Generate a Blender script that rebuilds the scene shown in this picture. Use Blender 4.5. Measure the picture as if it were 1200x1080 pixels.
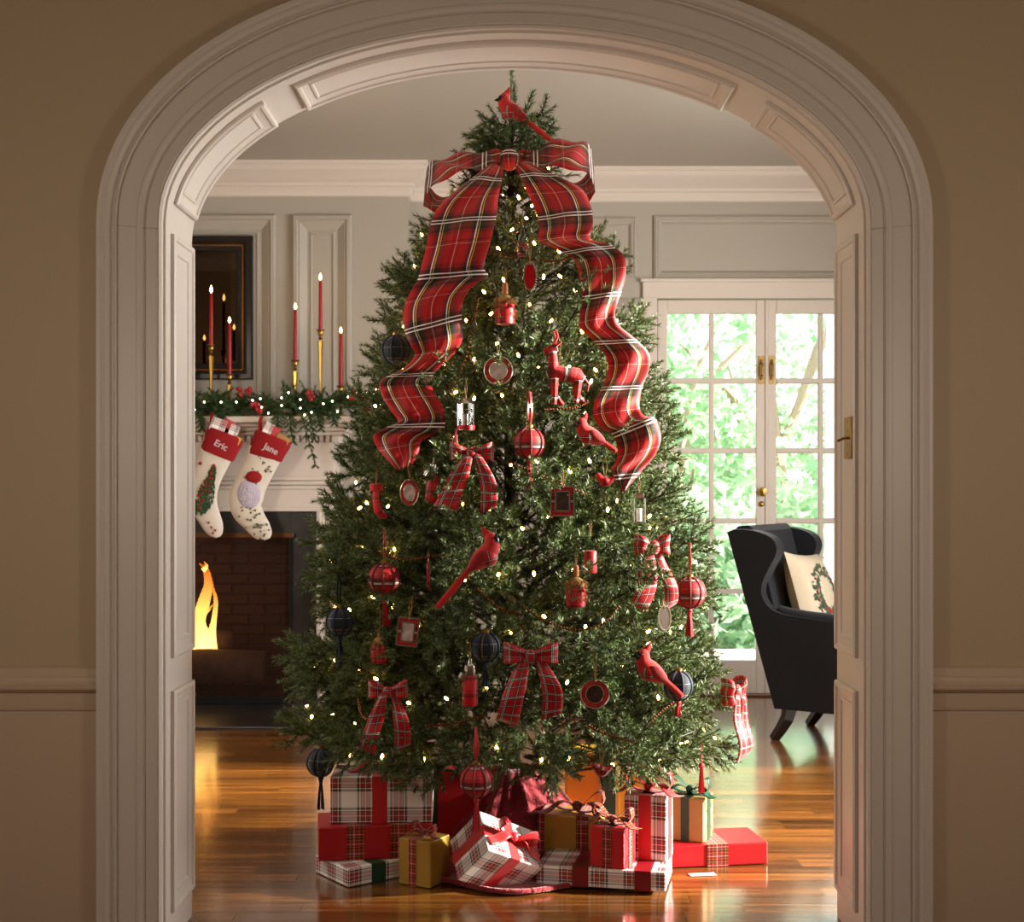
import bpy, math, random
import numpy as np
from mathutils import Vector, Matrix, Euler

for o in list(bpy.data.objects):
    bpy.data.objects.remove(o)
SC = bpy.context.scene
COL = SC.collection
F = 1562.0            # focal length in pixels of a 1200 px wide frame
H = 1.24              # camera height

# ------------------------------------------------------------------ camera
cam_d = bpy.data.cameras.new('camera')
cam = bpy.data.objects.new('camera', cam_d)
COL.objects.link(cam)
cam.location = (0, 0, H)
cam.rotation_euler = (math.pi / 2, 0, 0)
cam_d.sensor_width = 36
cam_d.lens = F / 1200 * 36
cam_d.shift_x = -3 / 1200
cam_d.shift_y = 30 / 1200
cam_d.clip_end = 300
cam_d.dof.use_dof = True
cam_d.dof.focus_distance = 4.2
cam_d.dof.aperture_fstop = 6.5
SC.camera = cam

# ------------------------------------------------------------------ world, lights, exposure
SC.view_settings.view_transform = 'Standard'
SC.view_settings.look = 'None'
SC.view_settings.gamma = 1
SC.view_settings.use_curve_mapping = False
SC.view_settings.exposure = 0.0
w = bpy.data.worlds.new('sky'); SC.world = w
w.use_nodes = True
wn = w.node_tree.nodes; wl = w.node_tree.links
bg = wn['Background']
bg.inputs[0].default_value = (0.93, 0.97, 1.0, 1)
bg.inputs[1].default_value = 4.2

def light(name, kind, loc, energy, color, rot=(0, 0, 0), **kw):
    d = bpy.data.lights.new(name, kind)
    d.energy = energy; d.color = color
    for k, v in kw.items():
        setattr(d, k, v)
    o = bpy.data.objects.new(name, d); COL.objects.link(o)
    o.location = loc; o.rotation_euler = rot
    return o

R90 = math.pi / 2
# low sun and daylight falling in at the tall side window of the back room (wall at x = 2.7)
light('sun', 'SUN', (8, 4.8, 4), 26.0, (1.0, 0.93, 0.80), (0, math.radians(90 - 17), math.radians(-1.0)), angle=math.radians(2.5))
light('window_daylight', 'AREA', (3.05, 4.95, 1.6), 175, (1.0, 0.98, 0.95), (0, R90, 0), shape='RECTANGLE', size=2.1, size_y=2.0)
# unseen fill lights added left and right to brighten the arch wall
for sx in (-1, 1):
    light('front_room_fill', 'POINT', (1.2 * sx, 1.75, 1.5), 25, (1.0, 0.85, 0.70), shadow_soft_size=0.2)
# unseen fill added in the back room to brighten the right jamb
light('side_fill', 'POINT', (-1.9, 4.15, 1.75), 44, (1.0, 0.93, 0.84), shadow_soft_size=0.22)
# ceiling lamp of the back room, off frame
light('back_room_lamp', 'POINT', (-0.9, 6.3, 2.6), 2.0, (1.0, 0.80, 0.60), shadow_soft_size=0.2)
# glow of the fire
light('fire_glow', 'POINT', (-1.93, 7.66, 0.5), 2.8, (1.0, 0.36, 0.08), shadow_soft_size=0.12)

# ------------------------------------------------------------------ helpers
def srgb(h):
    if isinstance(h, str):
        c = [int(h[i:i + 2], 16) / 255 for i in (0, 2, 4)]
    else:
        c = [v / 255 for v in h]
    return tuple([v / 12.92 if v <= 0.04045 else ((v + 0.055) / 1.055) ** 2.4 for v in c] + [1.0])

MATS = {}
def mat(name, col, rough=0.5, metal=0.0, bump=0.0, bscale=40.0, vary=0.0, vscale=6.0, sheen=0.0, coat=0.0, emit=None, estr=0.0, spec=0.5, island=0.0):
    if name in MATS: return MATS[name]
    m = bpy.data.materials.new(name); m.use_nodes = True
    nt = m.node_tree; b = nt.nodes['Principled BSDF']
    c = srgb(col)
    b.inputs['Base Color'].default_value = c
    b.inputs['Roughness'].default_value = rough
    b.inputs['Metallic'].default_value = metal
    b.inputs['Specular IOR Level'].default_value = spec
    b.inputs['Sheen Weight'].default_value = sheen
    b.inputs['Coat Weight'].default_value = coat
    tc = nt.nodes.new('ShaderNodeTexCoord')
    if vary > 0:
        n = nt.nodes.new('ShaderNodeTexNoise'); n.inputs['Scale'].default_value = vscale; n.inputs['Detail'].default_value = 4
        nt.links.new(tc.outputs['Object'], n.inputs['Vector'])
        r = nt.nodes.new('ShaderNodeValToRGB')
        r.color_ramp.elements[0].position = 0.3; r.color_ramp.elements[1].position = 0.7
        r.color_ramp.elements[0].color = tuple([v * (1 - vary) for v in c[:3]] + [1])
        r.color_ramp.elements[1].color = tuple([min(1, v * (1 + vary)) for v in c[:3]] + [1])
        nt.links.new(n.outputs['Fac'], r.inputs[0]); nt.links.new(r.outputs[0], b.inputs['Base Color'])
    if bump > 0:
        n = nt.nodes.new('ShaderNodeTexNoise'); n.inputs['Scale'].default_value = bscale; n.inputs['Detail'].default_value = 3
        nt.links.new(tc.outputs['Object'], n.inputs['Vector'])
        bp = nt.nodes.new('ShaderNodeBump'); bp.inputs['Strength'].default_value = bump; bp.inputs['Distance'].default_value = 0.01
        nt.links.new(n.outputs['Fac'], bp.inputs['Height']); nt.links.new(bp.outputs[0], b.inputs['Normal'])
    if emit is not None:
        b.inputs['Emission Color'].default_value = srgb(emit) if not (isinstance(emit, tuple) and max(emit) <= 1.0) else tuple(emit) + (1,)
        b.inputs['Emission Strength'].default_value = estr
    MATS[name] = m
    return m

def ramp_nodes(nt, vec, period, stops, axis, off=0.0):
    sep = nt.nodes.new('ShaderNodeSeparateXYZ'); nt.links.new(vec, sep.inputs[0])
    ml = nt.nodes.new('ShaderNodeMath'); ml.operation = 'MULTIPLY_ADD'; ml.inputs[1].default_value = 1 / period; ml.inputs[2].default_value = off
    nt.links.new(sep.outputs[axis], ml.inputs[0])
    fr = nt.nodes.new('ShaderNodeMath'); fr.operation = 'FRACT'; nt.links.new(ml.outputs[0], fr.inputs[0])
    r = nt.nodes.new('ShaderNodeValToRGB'); r.color_ramp.interpolation = 'CONSTANT'
    els = r.color_ramp.elements
    while len(els) < len(stops): els.new(0.5)
    for e, (p, c, a) in zip(els, stops): e.position = p
    for e, (p, c, a) in zip(els, stops):
        e.color = srgb(c)[:3] + (a,)
    nt.links.new(fr.outputs[0], r.inputs[0])
    return r

def tartan(name, su, sv, pu, pv, rough=0.7, offu=0.0, offv=0.0, sheen=0.1, bump=True, spec=0.3):
    if name in MATS: return MATS[name]
    m = bpy.data.materials.new(name); m.use_nodes = True
    nt = m.node_tree; b = nt.nodes['Principled BSDF']
    uv = nt.nodes.new('ShaderNodeUVMap')
    ru = ramp_nodes(nt, uv.outputs[0], pu, su, 0, offu); rv = ramp_nodes(nt, uv.outputs[0], pv, sv, 1, offv)
    def mix(fac, a, c):
        x = nt.nodes.new('ShaderNodeMix'); x.data_type = 'RGBA'
        if isinstance(fac, float): x.inputs[0].default_value = fac
        else: nt.links.new(fac, x.inputs[0])
        nt.links.new(a, x.inputs[6]); nt.links.new(c, x.inputs[7])
        return x.outputs[2]
    base = mix(0.5, ru.outputs[0], rv.outputs[0])
    base = mix(ru.outputs[1], base, ru.outputs[0])
    base = mix(rv.outputs[1], base, rv.outputs[0])
    nt.links.new(base, b.inputs['Base Color'])
    b.inputs['Roughness'].default_value = rough
    b.inputs['Sheen Weight'].default_value = sheen
    b.inputs['Specular IOR Level'].default_value = spec
    if bump:
        n = nt.nodes.new('ShaderNodeTexWave'); n.inputs['Scale'].default_value = 180; n.bands_direction = 'DIAGONAL'
        nt.links.new(uv.outputs[0], n.inputs['Vector'])
        bp = nt.nodes.new('ShaderNodeBump'); bp.inputs['Strength'].default_value = 0.15; bp.inputs['Distance'].default_value = 0.002
        nt.links.new(n.outputs['Fac'], bp.inputs['Height']); nt.links.new(bp.outputs[0], b.inputs['Normal'])
    MATS[name] = m
    return m

R_, DR, K_, G_, W_, Y_ = 'b50f12', '7d0b10', '140b0d', '13301f', 'efe9e4', 'd9a92e'
RED_SETT = [(0, R_, 0), (.17, DR, 0), (.24, K_, .35), (.275, W_, .9), (.293, K_, .5), (.32, W_, .9), (.338, K_, .4), (.375, G_, .1), (.46, K_, .35), (.495, R_, 0),
            (.60, DR, .1), (.62, R_, 0), (.66, K_, .3), (.672, R_, 0), (.70, W_, .7), (.708, R_, 0), (.74, K_, .3), (.752, R_, 0), (.84, K_, .2), (.875, Y_, .75), (.887, K_, .3), (.92, R_, 0)]
WG, RD, GG = 'fbf7f5', 'b01a20', '4e6258'
DRESS_SETT = [(0, WG, 0), (.26, GG, 0), (.30, K_, .25), (.335, WG, 0), (.37, K_, .25), (.395, RD, 0), (.45, GG, .1), (.475, RD, .1), (.515, WG, .3), (.53, RD, .1), (.57, GG, .1), (.60, RD, 0),
              (.65, K_, .25), (.675, WG, 0), (.71, K_, .25), (.745, GG, 0), (.785, WG, 0)]
BOW_U = [(0, R_, 0), (.16, DR, .1), (.22, K_, .3), (.30, W_, .85), (.335, K_, .5), (.37, Y_, .75), (.40, K_, .3), (.44, G_, 0), (.52, DR, 0), (.60, R_, 0), (.74, K_, .25), (.76, R_, 0), (.84, W_, .45), (.855, R_, 0), (.92, K_, .2), (.94, R_, 0)]
BOW_V = [(0, R_, 0), (.20, DR, 0), (.27, K_, .45), (.345, W_, .95), (.365, K_, .6), (.41, W_, .95), (.43, K_, .5), (.48, G_, .3), (.55, K_, .4), (.61, DR, 0), (.68, R_, 0), (.80, K_, .3), (.81, R_, 0), (.86, W_, .35), (.867, R_, 0)]
NAVY_SETT = [(0, '0d1526', 0), (.3, '10261f', 0), (.42, '0a0f1c', 0), (.47, 'b8a35a', .6), (.485, '0a0f1c', 0), (.6, '10261f', 0), (.75, '0d1526', 0), (.88, '8d97a5', .5), (.895, '0d1526', 0)]
RIBN_SETT = [(0, 'a01218', 0), (.2, G_, .3), (.28, Y_, .4), (.30, 'a01218', 0), (.42, K_, .4), (.52, 'a01218', 0), (.62, Y_, .35), (.64, G_, .3), (.75, 'a01218', 0), (.9, W_, .4), (.93, 'a01218', 0)]
SBOW_SETT = [(0, R_, 0), (.12, K_, .3), (.17, W_, .6), (.19, K_, .4), (.235, W_, .6), (.255, K_, .4), (.31, R_, 0), (.47, K_, .25), (.50, R_, 0), (.56, DR, .1), (.60, K_, .3), (.64, W_, .5), (.655, K_, .35), (.71, R_, 0)]

M_BOW = tartan('tartan_bow_fabric', BOW_U, BOW_V, 0.092, 0.20, rough=0.5, offu=0.0)
M_DRESS = tartan('dress_tartan_paper', DRESS_SETT, DRESS_SETT, 0.105, 0.105, rough=0.35, sheen=0, bump=False, spec=0.5)
M_DRESS2 = tartan('dress_tartan_paper_small', DRESS_SETT, DRESS_SETT, 0.085, 0.085, rough=0.35, sheen=0, bump=False, spec=0.5, offu=.15, offv=.3)
M_DRESS3 = tartan('dress_tartan_paper_red', DRESS_SETT, DRESS_SETT, 0.10, 0.075, rough=0.35, sheen=0, bump=False, spec=0.5, offu=.55, offv=.5)
M_NAVY = tartan('navy_tartan_velvet', NAVY_SETT, NAVY_SETT, 0.09, 0.09, rough=0.7, sheen=0.3)
M_PRIB = tartan('tartan_gift_ribbon', RIBN_SETT, RIBN_SETT, 0.042, 0.03, rough=0.5)
M_SBOW = tartan('tartan_small_bow', SBOW_SETT, SBOW_SETT, 0.058, 0.058, rough=0.5)
M_BALL = tartan('tartan_ball_fabric', [(0, R_, 0), (.3, DR, 0), (.45, K_, .15), (.5, DR, 0), (.7, R_, 0)], BOW_V, 0.09, 0.062, rough=0.6, offv=.4)
M_FLASK = tartan('buffalo_tartan', [(0, 'c4141c', 0), (.55, '2a0a0e', .1), (.75, 'c4141c', 0), (.9, '14100f', .4), (.94, 'c4141c', 0)], [(0, 'c4141c', 0), (.55, '2a0a0e', .1), (.75, 'c4141c', 0), (.9, '14100f', .4), (.94, 'c4141c', 0)], 0.05, 0.05, rough=0.4)

# ---- mesh accumulator
class MB:
    def __init__(self):
        self.v = []; self.f = []; self.uv = []; self.mi = []
    def face(self, pts, uvs=None, mi=0):
        i = len(self.v)
        self.v.extend([tuple(p) for p in pts])
        self.f.append(tuple(range(i, i + len(pts))))
        self.uv.append(uvs if uvs else [(p[0], p[2]) for p in pts]); self.mi.append(mi)
    def box(self, c, s, rot=None, mi=0):
        hx, hy, hz = s[0] / 2, s[1] / 2, s[2] / 2
        P = [Vector((sx * hx, sy * hy, sz * hz)) for sz in (-1, 1) for sy in (-1, 1) for sx in (-1, 1)]
        M = rot.to_matrix() if isinstance(rot, Euler) else rot
        Q = [(M @ p if M is not None else p) + Vector(c) for p in P]
        i = len(self.v); self.v.extend([tuple(q) for q in Q])
        for idx, ax in (((0, 1, 5, 4), (0, 2)), ((3, 2, 6, 7), (0, 2)), ((1, 3, 7, 5), (1, 2)), ((2, 0, 4, 6), (1, 2)), ((4, 5, 7, 6), (0, 1)), ((2, 3, 1, 0), (0, 1))):
            self.f.append(tuple(i + k for k in idx))
            self.uv.append([(P[k][ax[0]], P[k][ax[1]]) for k in idx]); self.mi.append(mi)
        return self
    def grid(self, rows, uvs=None, close_u=False, close_v=False, mi=0):
        n, m = len(rows), len(rows[0]); i = len(self.v)
        for r in rows: self.v.extend([tuple(p) for p in r])
        for a in range(n - (0 if close_v else 1)):
            for b in range(m - (0 if close_u else 1)):
                a2, b2 = (a + 1) % n, (b + 1) % m
                self.f.append((i + a * m + b, i + a * m + b2, i + a2 * m + b2, i + a2 * m + b))
                if uvs: self.uv.append([uvs(a, b), uvs(a, b + 1), uvs(a + 1, b + 1), uvs(a + 1, b)])
                else: self.uv.append([(a * .01, b * .01)] * 4)
                self.mi.append(mi)
        return self
    def lathe(self, prof, n=16, c=(0, 0, 0), mi=0, M=None, cap=True, ang=0.0):
        rows = []
        for r, z in prof:
            row = [Vector((r * math.cos(2 * math.pi * k / n + ang), r * math.sin(2 * math.pi * k / n + ang), z)) for k in range(n)]
            rows.append([(M @ p if M is not None else p) + Vector(c) for p in row])
        R = max(p[0] for p in prof)
        L = [0]
        for a, b in zip(prof, prof[1:]): L.append(L[-1] + math.hypot(a[0] - b[0], a[1] - b[1]))
        L.append(L[-1])
        self.grid(rows, lambda a, b: (2 * math.pi * R * b / n, L[a]), close_u=True, mi=mi)
        if cap:
            for r, row, fl in ((prof[0][0], rows[0], True), (prof[-1][0], rows[-1], False)):
                if r > 1e-5: self.face(row[::-1] if fl else row, None, mi)
        return self
    def tube(self, path, rad, n=8, mi=0, flat=1.0, up=None, cap=True):
        P = [Vector(p) for p in path]
        if not hasattr(rad, '__len__'): rad = [rad] * len(P)
        rows = []; prev = None; L = [0]
        for k, p in enumerate(P):
            t = (P[min(k + 1, len(P) - 1)] - P[max(k - 1, 0)])
            if t.length < 1e-9: t = Vector((0, 0, 1))
            t.normalize()
            if up is not None: a = Vector(up) - t * t.dot(Vector(up))
            elif prev is None: a = t.orthogonal()
            else: a = prev - t * t.dot(prev)
            if a.length < 1e-6: a = t.orthogonal()
            a.normalize(); prev = a
            b = t.cross(a)
            rows.append([p + (a * flat * math.cos(2 * math.pi * j / n) + b * math.sin(2 * math.pi * j / n)) * rad[k] for j in range(n)])
            if k: L.append(L[-1] + (P[k] - P[k - 1]).length)
        L.append(L[-1]); R = max(rad)
        self.grid(rows, lambda a, b: (2 * math.pi * R * b / n, L[min(a, len(L) - 1)]), close_u=True, mi=mi)
        if cap:
            self.face(rows[0][::-1], None, mi); self.face(rows[-1], None, mi)
        return self
    def ball(self, c, r, n=12, m=8, sc=(1, 1, 1), mi=0, M=None):
        prof = [(math.sin(math.pi * k / m), -math.cos(math.pi * k / m)) for k in range(m + 1)]
        rows = []
        for a, z in prof:
            row = []
            for k in range(n):
                p = Vector((a * math.cos(2 * math.pi * k / n) * sc[0], a * math.sin(2 * math.pi * k / n) * sc[1], z * sc[2])) * r
                row.append((M @ p if M is not None else p) + Vector(c))
            rows.append(row)
        self.grid(rows, lambda a, b: (2 * math.pi * r * b / n, math.pi * r * a / m), close_u=True, mi=mi)
        return self
    def prism(self, outline, y0, y1, M=None, mi=0):
        """outline in (x, z), extruded along y"""
        A = [Vector((p[0], y0, p[1])) for p in outline]; B = [Vector((p[0], y1, p[1])) for p in outline]
        if M is not None: A = [M @ p for p in A]; B = [M @ p for p in B]
        uvo = [(p[0], p[1]) for p in outline]
        self.face(A, uvo, mi); self.face(B[::-1], uvo[::-1], mi)
        n = len(A); l = 0
        for k in range(n):
            k2 = (k + 1) % n; s = (A[k2] - A[k]).length
            self.face([A[k2], A[k], B[k], B[k2]], [(l + s, y0), (l, y0), (l, y1), (l + s, y1)], mi); l += s
        return self
    def strip(self, L, Rr, uw=None, mi=0, nx=6, bulge=None, u0=0.0, v0=0.0):
        """ribbon between two edge curves"""
        rows = []; vl = [v0]
        for k, (a, b) in enumerate(zip(L, Rr)):
            a, b = Vector(a), Vector(b)
            row = []
            for j in range(nx + 1):
                p = a.lerp(b, j / nx)
                if bulge: p = p + bulge(k, j / nx)
                row.append(p)
            rows.append(row)
            if k:
                vl.append(vl[-1] + ((Vector(L[k]) + Vector(Rr[k])) / 2 - (Vector(L[k - 1]) + Vector(Rr[k - 1])) / 2).length)
        W = uw if uw else (Vector(L[0]) - Vector(Rr[0])).length
        self.grid(rows, lambda a, b: (u0 + W * b / nx, vl[a]), mi=mi)
        return self
    def build(self, name, m, parent=None, smooth=True, bevel=0.0, bseg=2, solid=0.0, sub=0, loc=None, rot=None, angle=40):
        me = bpy.data.meshes.new(name)
        me.from_pydata(self.v, [], self.f)
        uvl = me.uv_layers.new(name='UVMap')
        flat = [c for f in self.uv for p in f for c in p]
        uvl.data.foreach_set('uv', flat)
        ms = m if isinstance(m, (list, tuple)) else [m]
        for q in ms: me.materials.append(q)
        if len(ms) > 1: me.polygons.foreach_set('material_index', self.mi)
        me.update()
        if smooth:
            me.polygons.foreach_set('use_smooth', [True] * len(me.polygons))
            try: me.set_sharp_from_angle(angle=math.radians(angle))
            except Exception: pass
        return link(name, me, parent, bevel, bseg, solid, sub, loc, rot)

def link(name, me, parent=None, bevel=0, bseg=2, solid=0, sub=0, loc=None, rot=None):
    o = bpy.data.objects.new(name, me); COL.objects.link(o)
    if parent is not None: o.parent = parent
    if loc is not None: o.location = loc
    if rot is not None: o.rotation_euler = rot
    if bevel > 0:
        b = o.modifiers.new('bevel', 'BEVEL'); b.width = bevel; b.segments = bseg; b.limit_method = 'ANGLE'; b.harden_normals = False
    if sub:
        s = o.modifiers.new('subdivision', 'SUBSURF'); s.levels = sub; s.render_levels = sub
    if solid:
        s = o.modifiers.new('thickness', 'SOLIDIFY'); s.thickness = solid; s.offset = 0
    return o

def tri_mesh(name, V, m, island=False):
    """V: (n,3,3) float array of loose triangles"""
    n = len(V); me = bpy.data.meshes.new(name)
    me.vertices.add(n * 3); me.vertices.foreach_set('co', V.reshape(-1).astype(np.float32))
    me.loops.add(n * 3); me.loops.foreach_set('vertex_index', np.arange(n * 3, dtype=np.int32))
    me.polygons.add(n); me.polygons.foreach_set('loop_start', np.arange(0, n * 3, 3, dtype=np.int32))
    me.polygons.foreach_set('loop_total', np.full(n, 3, dtype=np.int32))
    me.materials.append(m); me.update(calc_edges=True); me.validate()
    return me

def empty(name, loc=(0, 0, 0), rot=(0, 0, 0)):
    o = bpy.data.objects.new(name, None); COL.objects.link(o)
    o.location = loc; o.rotation_euler = rot; o.empty_display_size = 0.05
    return o
def tag(o, label, cat, group=None):
    o['label'] = label; o['category'] = cat
    if group: o['group'] = group
    return o
def thing(name, label, cat, loc=(0, 0, 0), rot=(0, 0, 0), group=None):
    return tag(empty(name, loc, rot), label, cat, group)
def struct(o):
    o['kind'] = 'structure'; return o
def stuff(o):
    o['kind'] = 'stuff'; return o
def copy_tree(o, label=None):
    kids = [c for c in COL.objects if c.parent == o]
    c = o.copy(); COL.objects.link(c)
    if label: c['label'] = label
    for k in kids:
        d = copy_tree(k); d.parent = c
    return c

def P(px, py, d):
    return Vector(((px - 603) * d / F, d, H + (570 - py) * d / F))

def spline(pts, n):
    """Catmull-Rom through tuples, n samples per span"""
    A = np.array(pts, float); out = []
    A = np.vstack([2 * A[0] - A[1], A, 2 * A[-1] - A[-2]])
    for i in range(1, len(A) - 2):
        p0, p1, p2, p3 = A[i - 1], A[i], A[i + 1], A[i + 2]
        for k in range(n):
            t = k / n
            out.append(0.5 * (2 * p1 + (p2 - p0) * t + (2 * p0 - 5 * p1 + 4 * p2 - p3) * t * t + (3 * p1 - p0 - 3 * p2 + p3) * t ** 3))
    out.append(A[-2])
    return [tuple(x) for x in out]

def sweep(mb, path, prof, nrm, depth, closed_ends=True):
    """path: list of 2D points mapped by depth(p2d, protrusion)->Vector ; nrm: list of outward 2D normals; prof: list of (offset, protrusion)"""
    rows = [[depth((p[0] + n[0] * o, p[1] + n[1] * o), q) for (o, q) in prof] for p, n in zip(path, nrm)]
    mb.grid(rows)
    if closed_ends:
        mb.face(rows[0][::-1]); mb.face(rows[-1])
    return mb

def ring_panel(mb, L, Wd, steps, fmap, ns=1, fill=True):
    """nested rectangular rings; steps: (inset, height); fmap(s,u,h)->Vector ; long side subdivided ns times"""
    rings = []
    for e, h in steps:
        pts = []
        for k in range(ns + 1): pts.append((e + (L - 2 * e) * k / ns, e, h))
        for k in range(ns + 1): pts.append((L - e - (L - 2 * e) * k / ns, Wd - e, h))
        rings.append([fmap(*p) for p in pts])
    mb.grid(rings, close_u=True)
    if fill:
        r = rings[-1]; m = ns + 1
        for k in range(ns):
            mb.face([r[k], r[k + 1], r[2 * m - 2 - k], r[2 * m - 1 - k]])
    return mb

# ------------------------------------------------------------------ materials of the setting
M_WALLF = mat('tan_wall_paint', (187, 165, 135), 0.6, bump=0.03, bscale=300)
M_WAIN = mat('tan_wainscot_paint', (196, 173, 148), 0.55, bump=0.03, bscale=200)
M_TRIM = mat('cream_trim_paint', (214, 203, 192), 0.38, bump=0.02, bscale=120)
M_WALLB = mat('warm_white_wall_paint', (170, 163, 151), 0.5, bump=0.02, bscale=200)
M_CEIL = mat('ceiling_paint', (168, 160, 148), 0.42, bump=0.03, bscale=60)
M_BRASS = mat('aged_brass', (176, 140, 74), 0.28, 1.0)
M_BRASSD = mat('dull_brass', (150, 122, 72), 0.4, 1.0)
M_BLACK = mat('black_lacquer', (18, 13, 12), 0.3)
M_SLATE = mat('black_slate', (34, 32, 33), 0.3, vary=0.5, vscale=9)
M_IRON = mat('black_iron', (22, 20, 20), 0.5, 0.6)

def wood(name, c1, c2, rough=0.22, scale=1.0, coat=0.4, rnd=0.35):
    m = bpy.data.materials.new(name); m.use_nodes = True
    nt = m.node_tree; b = nt.nodes['Principled BSDF']
    tc = nt.nodes.new('ShaderNodeTexCoord'); oi = nt.nodes.new('ShaderNodeObjectInfo')
    mp = nt.nodes.new('ShaderNodeMapping'); mp.inputs['Scale'].default_value = (2.0 * scale, 45 * scale, 30)
    ad = nt.nodes.new('ShaderNodeVectorMath'); ad.operation = 'ADD'
    cb = nt.nodes.new('ShaderNodeCombineXYZ')
    ml = nt.nodes.new('ShaderNodeMath'); ml.operation = 'MULTIPLY'; ml.inputs[1].default_value = 37
    nt.links.new(oi.outputs['Random'], ml.inputs[0])
    for k in range(3): nt.links.new(ml.outputs[0], cb.inputs[k])
    nt.links.new(tc.outputs['Object'], ad.inputs[0]); nt.links.new(cb.outputs[0], ad.inputs[1])
    nt.links.new(ad.outputs[0], mp.inputs[0])
    n = nt.nodes.new('ShaderNodeTexNoise'); n.inputs['Scale'].default_value = 1.0; n.inputs['Detail'].default_value = 6; n.inputs['Distortion'].default_value = 0.6
    nt.links.new(mp.outputs[0], n.inputs['Vector'])
    r = nt.nodes.new('ShaderNodeValToRGB'); r.color_ramp.elements[0].position = 0.32; r.color_ramp.elements[1].position = 0.68
    r.color_ramp.elements[0].color = srgb(c1); r.color_ramp.elements[1].color = srgb(c2)
    nt.links.new(n.outputs['Fac'], r.inputs[0])
    hs = nt.nodes.new('ShaderNodeHueSaturation')
    mr = nt.nodes.new('ShaderNodeMapRange'); mr.inputs[3].default_value = 1 - rnd; mr.inputs[4].default_value = 1 + rnd
    nt.links.new(oi.outputs['Random'], mr.inputs[0]); nt.links.new(mr.outputs[0], hs.inputs['Value']); nt.links.new(r.outputs[0], hs.inputs['Color'])
    nt.links.new(hs.outputs[0], b.inputs['Base Color'])
    b.inputs['Roughness'].default_value = rough; b.inputs['Coat Weight'].default_value = coat; b.inputs['Coat Roughness'].default_value = 0.12
    bp = nt.nodes.new('ShaderNodeBump'); bp.inputs['Strength'].default_value = 0.10; bp.inputs['Distance'].default_value = 0.004
    nt.links.new(n.outputs['Fac'], bp.inputs['Height']); nt.links.new(bp.outputs[0], b.inputs['Normal'])
    MATS[name] = m
    return m
M_FLOOR = wood('oak_floor', (88, 50, 18), (150, 94, 38), rough=0.2, coat=0.8, rnd=0.4)
M_FLOORU = mat('floor_joint', (40, 22, 10), 0.8)

def glass_mat(name, tint=(1, 1, 1), ior=1.45, rough=0.02):
    m = bpy.data.materials.new(name); m.use_nodes = True
    nt = m.node_tree; nt.nodes.remove(nt.nodes['Principled BSDF'])
    out = nt.nodes['Material Output']
    t = nt.nodes.new('ShaderNodeBsdfTransparent'); t.inputs[0].default_value = tint + (1,)
    g = nt.nodes.new('ShaderNodeBsdfGlossy'); g.inputs['Roughness'].default_value = rough
    fr = nt.nodes.new('ShaderNodeFresnel'); fr.inputs[0].default_value = ior
    mx = nt.nodes.new('ShaderNodeMixShader')
    nt.links.new(fr.outputs[0], mx.inputs[0]); nt.links.new(t.outputs[0], mx.inputs[1]); nt.links.new(g.outputs[0], mx.inputs[2])
    nt.links.new(mx.outputs[0], out.inputs[0])
    MATS[name] = m
    return m
M_GLASS = glass_mat('window_glass', (0.97, 1.0, 0.98))
M_OGLASS = glass_mat('clear_ornament_glass', (0.92, 0.93, 0.92), 1.6, 0.05)

# ------------------------------------------------------------------ the shell
YF, YB = 3.55, 3.85            # front wall: front and back face
YD, YM = 7.90, 7.75            # french-door wall, chimney breast
ZC = 3.11
HW, ZS, ZA = 0.941, 1.94, 2.46 # arch: half width, springing, apex

floor = struct(MB().box((-0.3, 3.0, -0.03), (6.6, 10.2, 0.04)).build('floor', M_FLOORU, smooth=False))
rng = random.Random(5)
pw = 0.078
plank_meshes = []
for L in (0.9, 1.3, 1.7, 2.1):
    mb = MB().box((0, 0, -0.006), (L - 0.0014, pw - 0.0014, 0.012))
    o = mb.build('plank', M_FLOOR, floor, smooth=False)
    plank_meshes.append((L, o.data)); bpy.data.objects.remove(o)
y = 3.34
npl = 0
while y < YD - 0.02:
    lo, hi = (-1.25, 1.25) if y < YB else (-2.35, 2.45)
    if y > 5.4: lo = -3.0
    x = lo - rng.random() * 0.6
    while x < hi:
        L, me = rng.choice(plank_meshes)
        o = link('plank', me, floor, loc=(x + L / 2, y + pw / 2, 0))
        x += L; npl += 1
    y += pw
# beyond the planks picked out: the rest of the boards, joined
mb = MB()
y = -2.0
while y < 3.34 - pw / 2:
    mb.box((0, y + pw / 2, -0.006), (6.2, pw - 0.002, 0.012)); y += pw
o = stuff(mb.build('floor_board', M_FLOOR, floor, smooth=False))

# ceiling and outer walls
struct(MB().box((-0.3, 3.0, ZC + 0.03), (6.6, 10.2, 0.06)).build('ceiling', M_CEIL, smooth=False))
struct(MB().box((-3.55, 3.0, 1.55), (0.1, 10.2, 3.1)).build('wall_left', M_WALLB, smooth=False))
mb = MB()
mb.box((2.75, 0.9, 1.555), (0.1, 6.0, 3.11)).box((2.75, 6.95, 1.555), (0.1, 2.1, 3.11))
mb.box((2.75, 4.9, 0.2), (0.1, 2.0, 0.4)).box((2.75, 4.9, 2.9), (0.1, 2.0, 0.42))
wr = struct(mb.build('wall_right', M_WALLB, smooth=False))
struct(MB().box((-0.3, -2.1, 1.555), (6.6, 0.1, 3.11)).build('wall_rear', M_WALLF, smooth=False))

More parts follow.
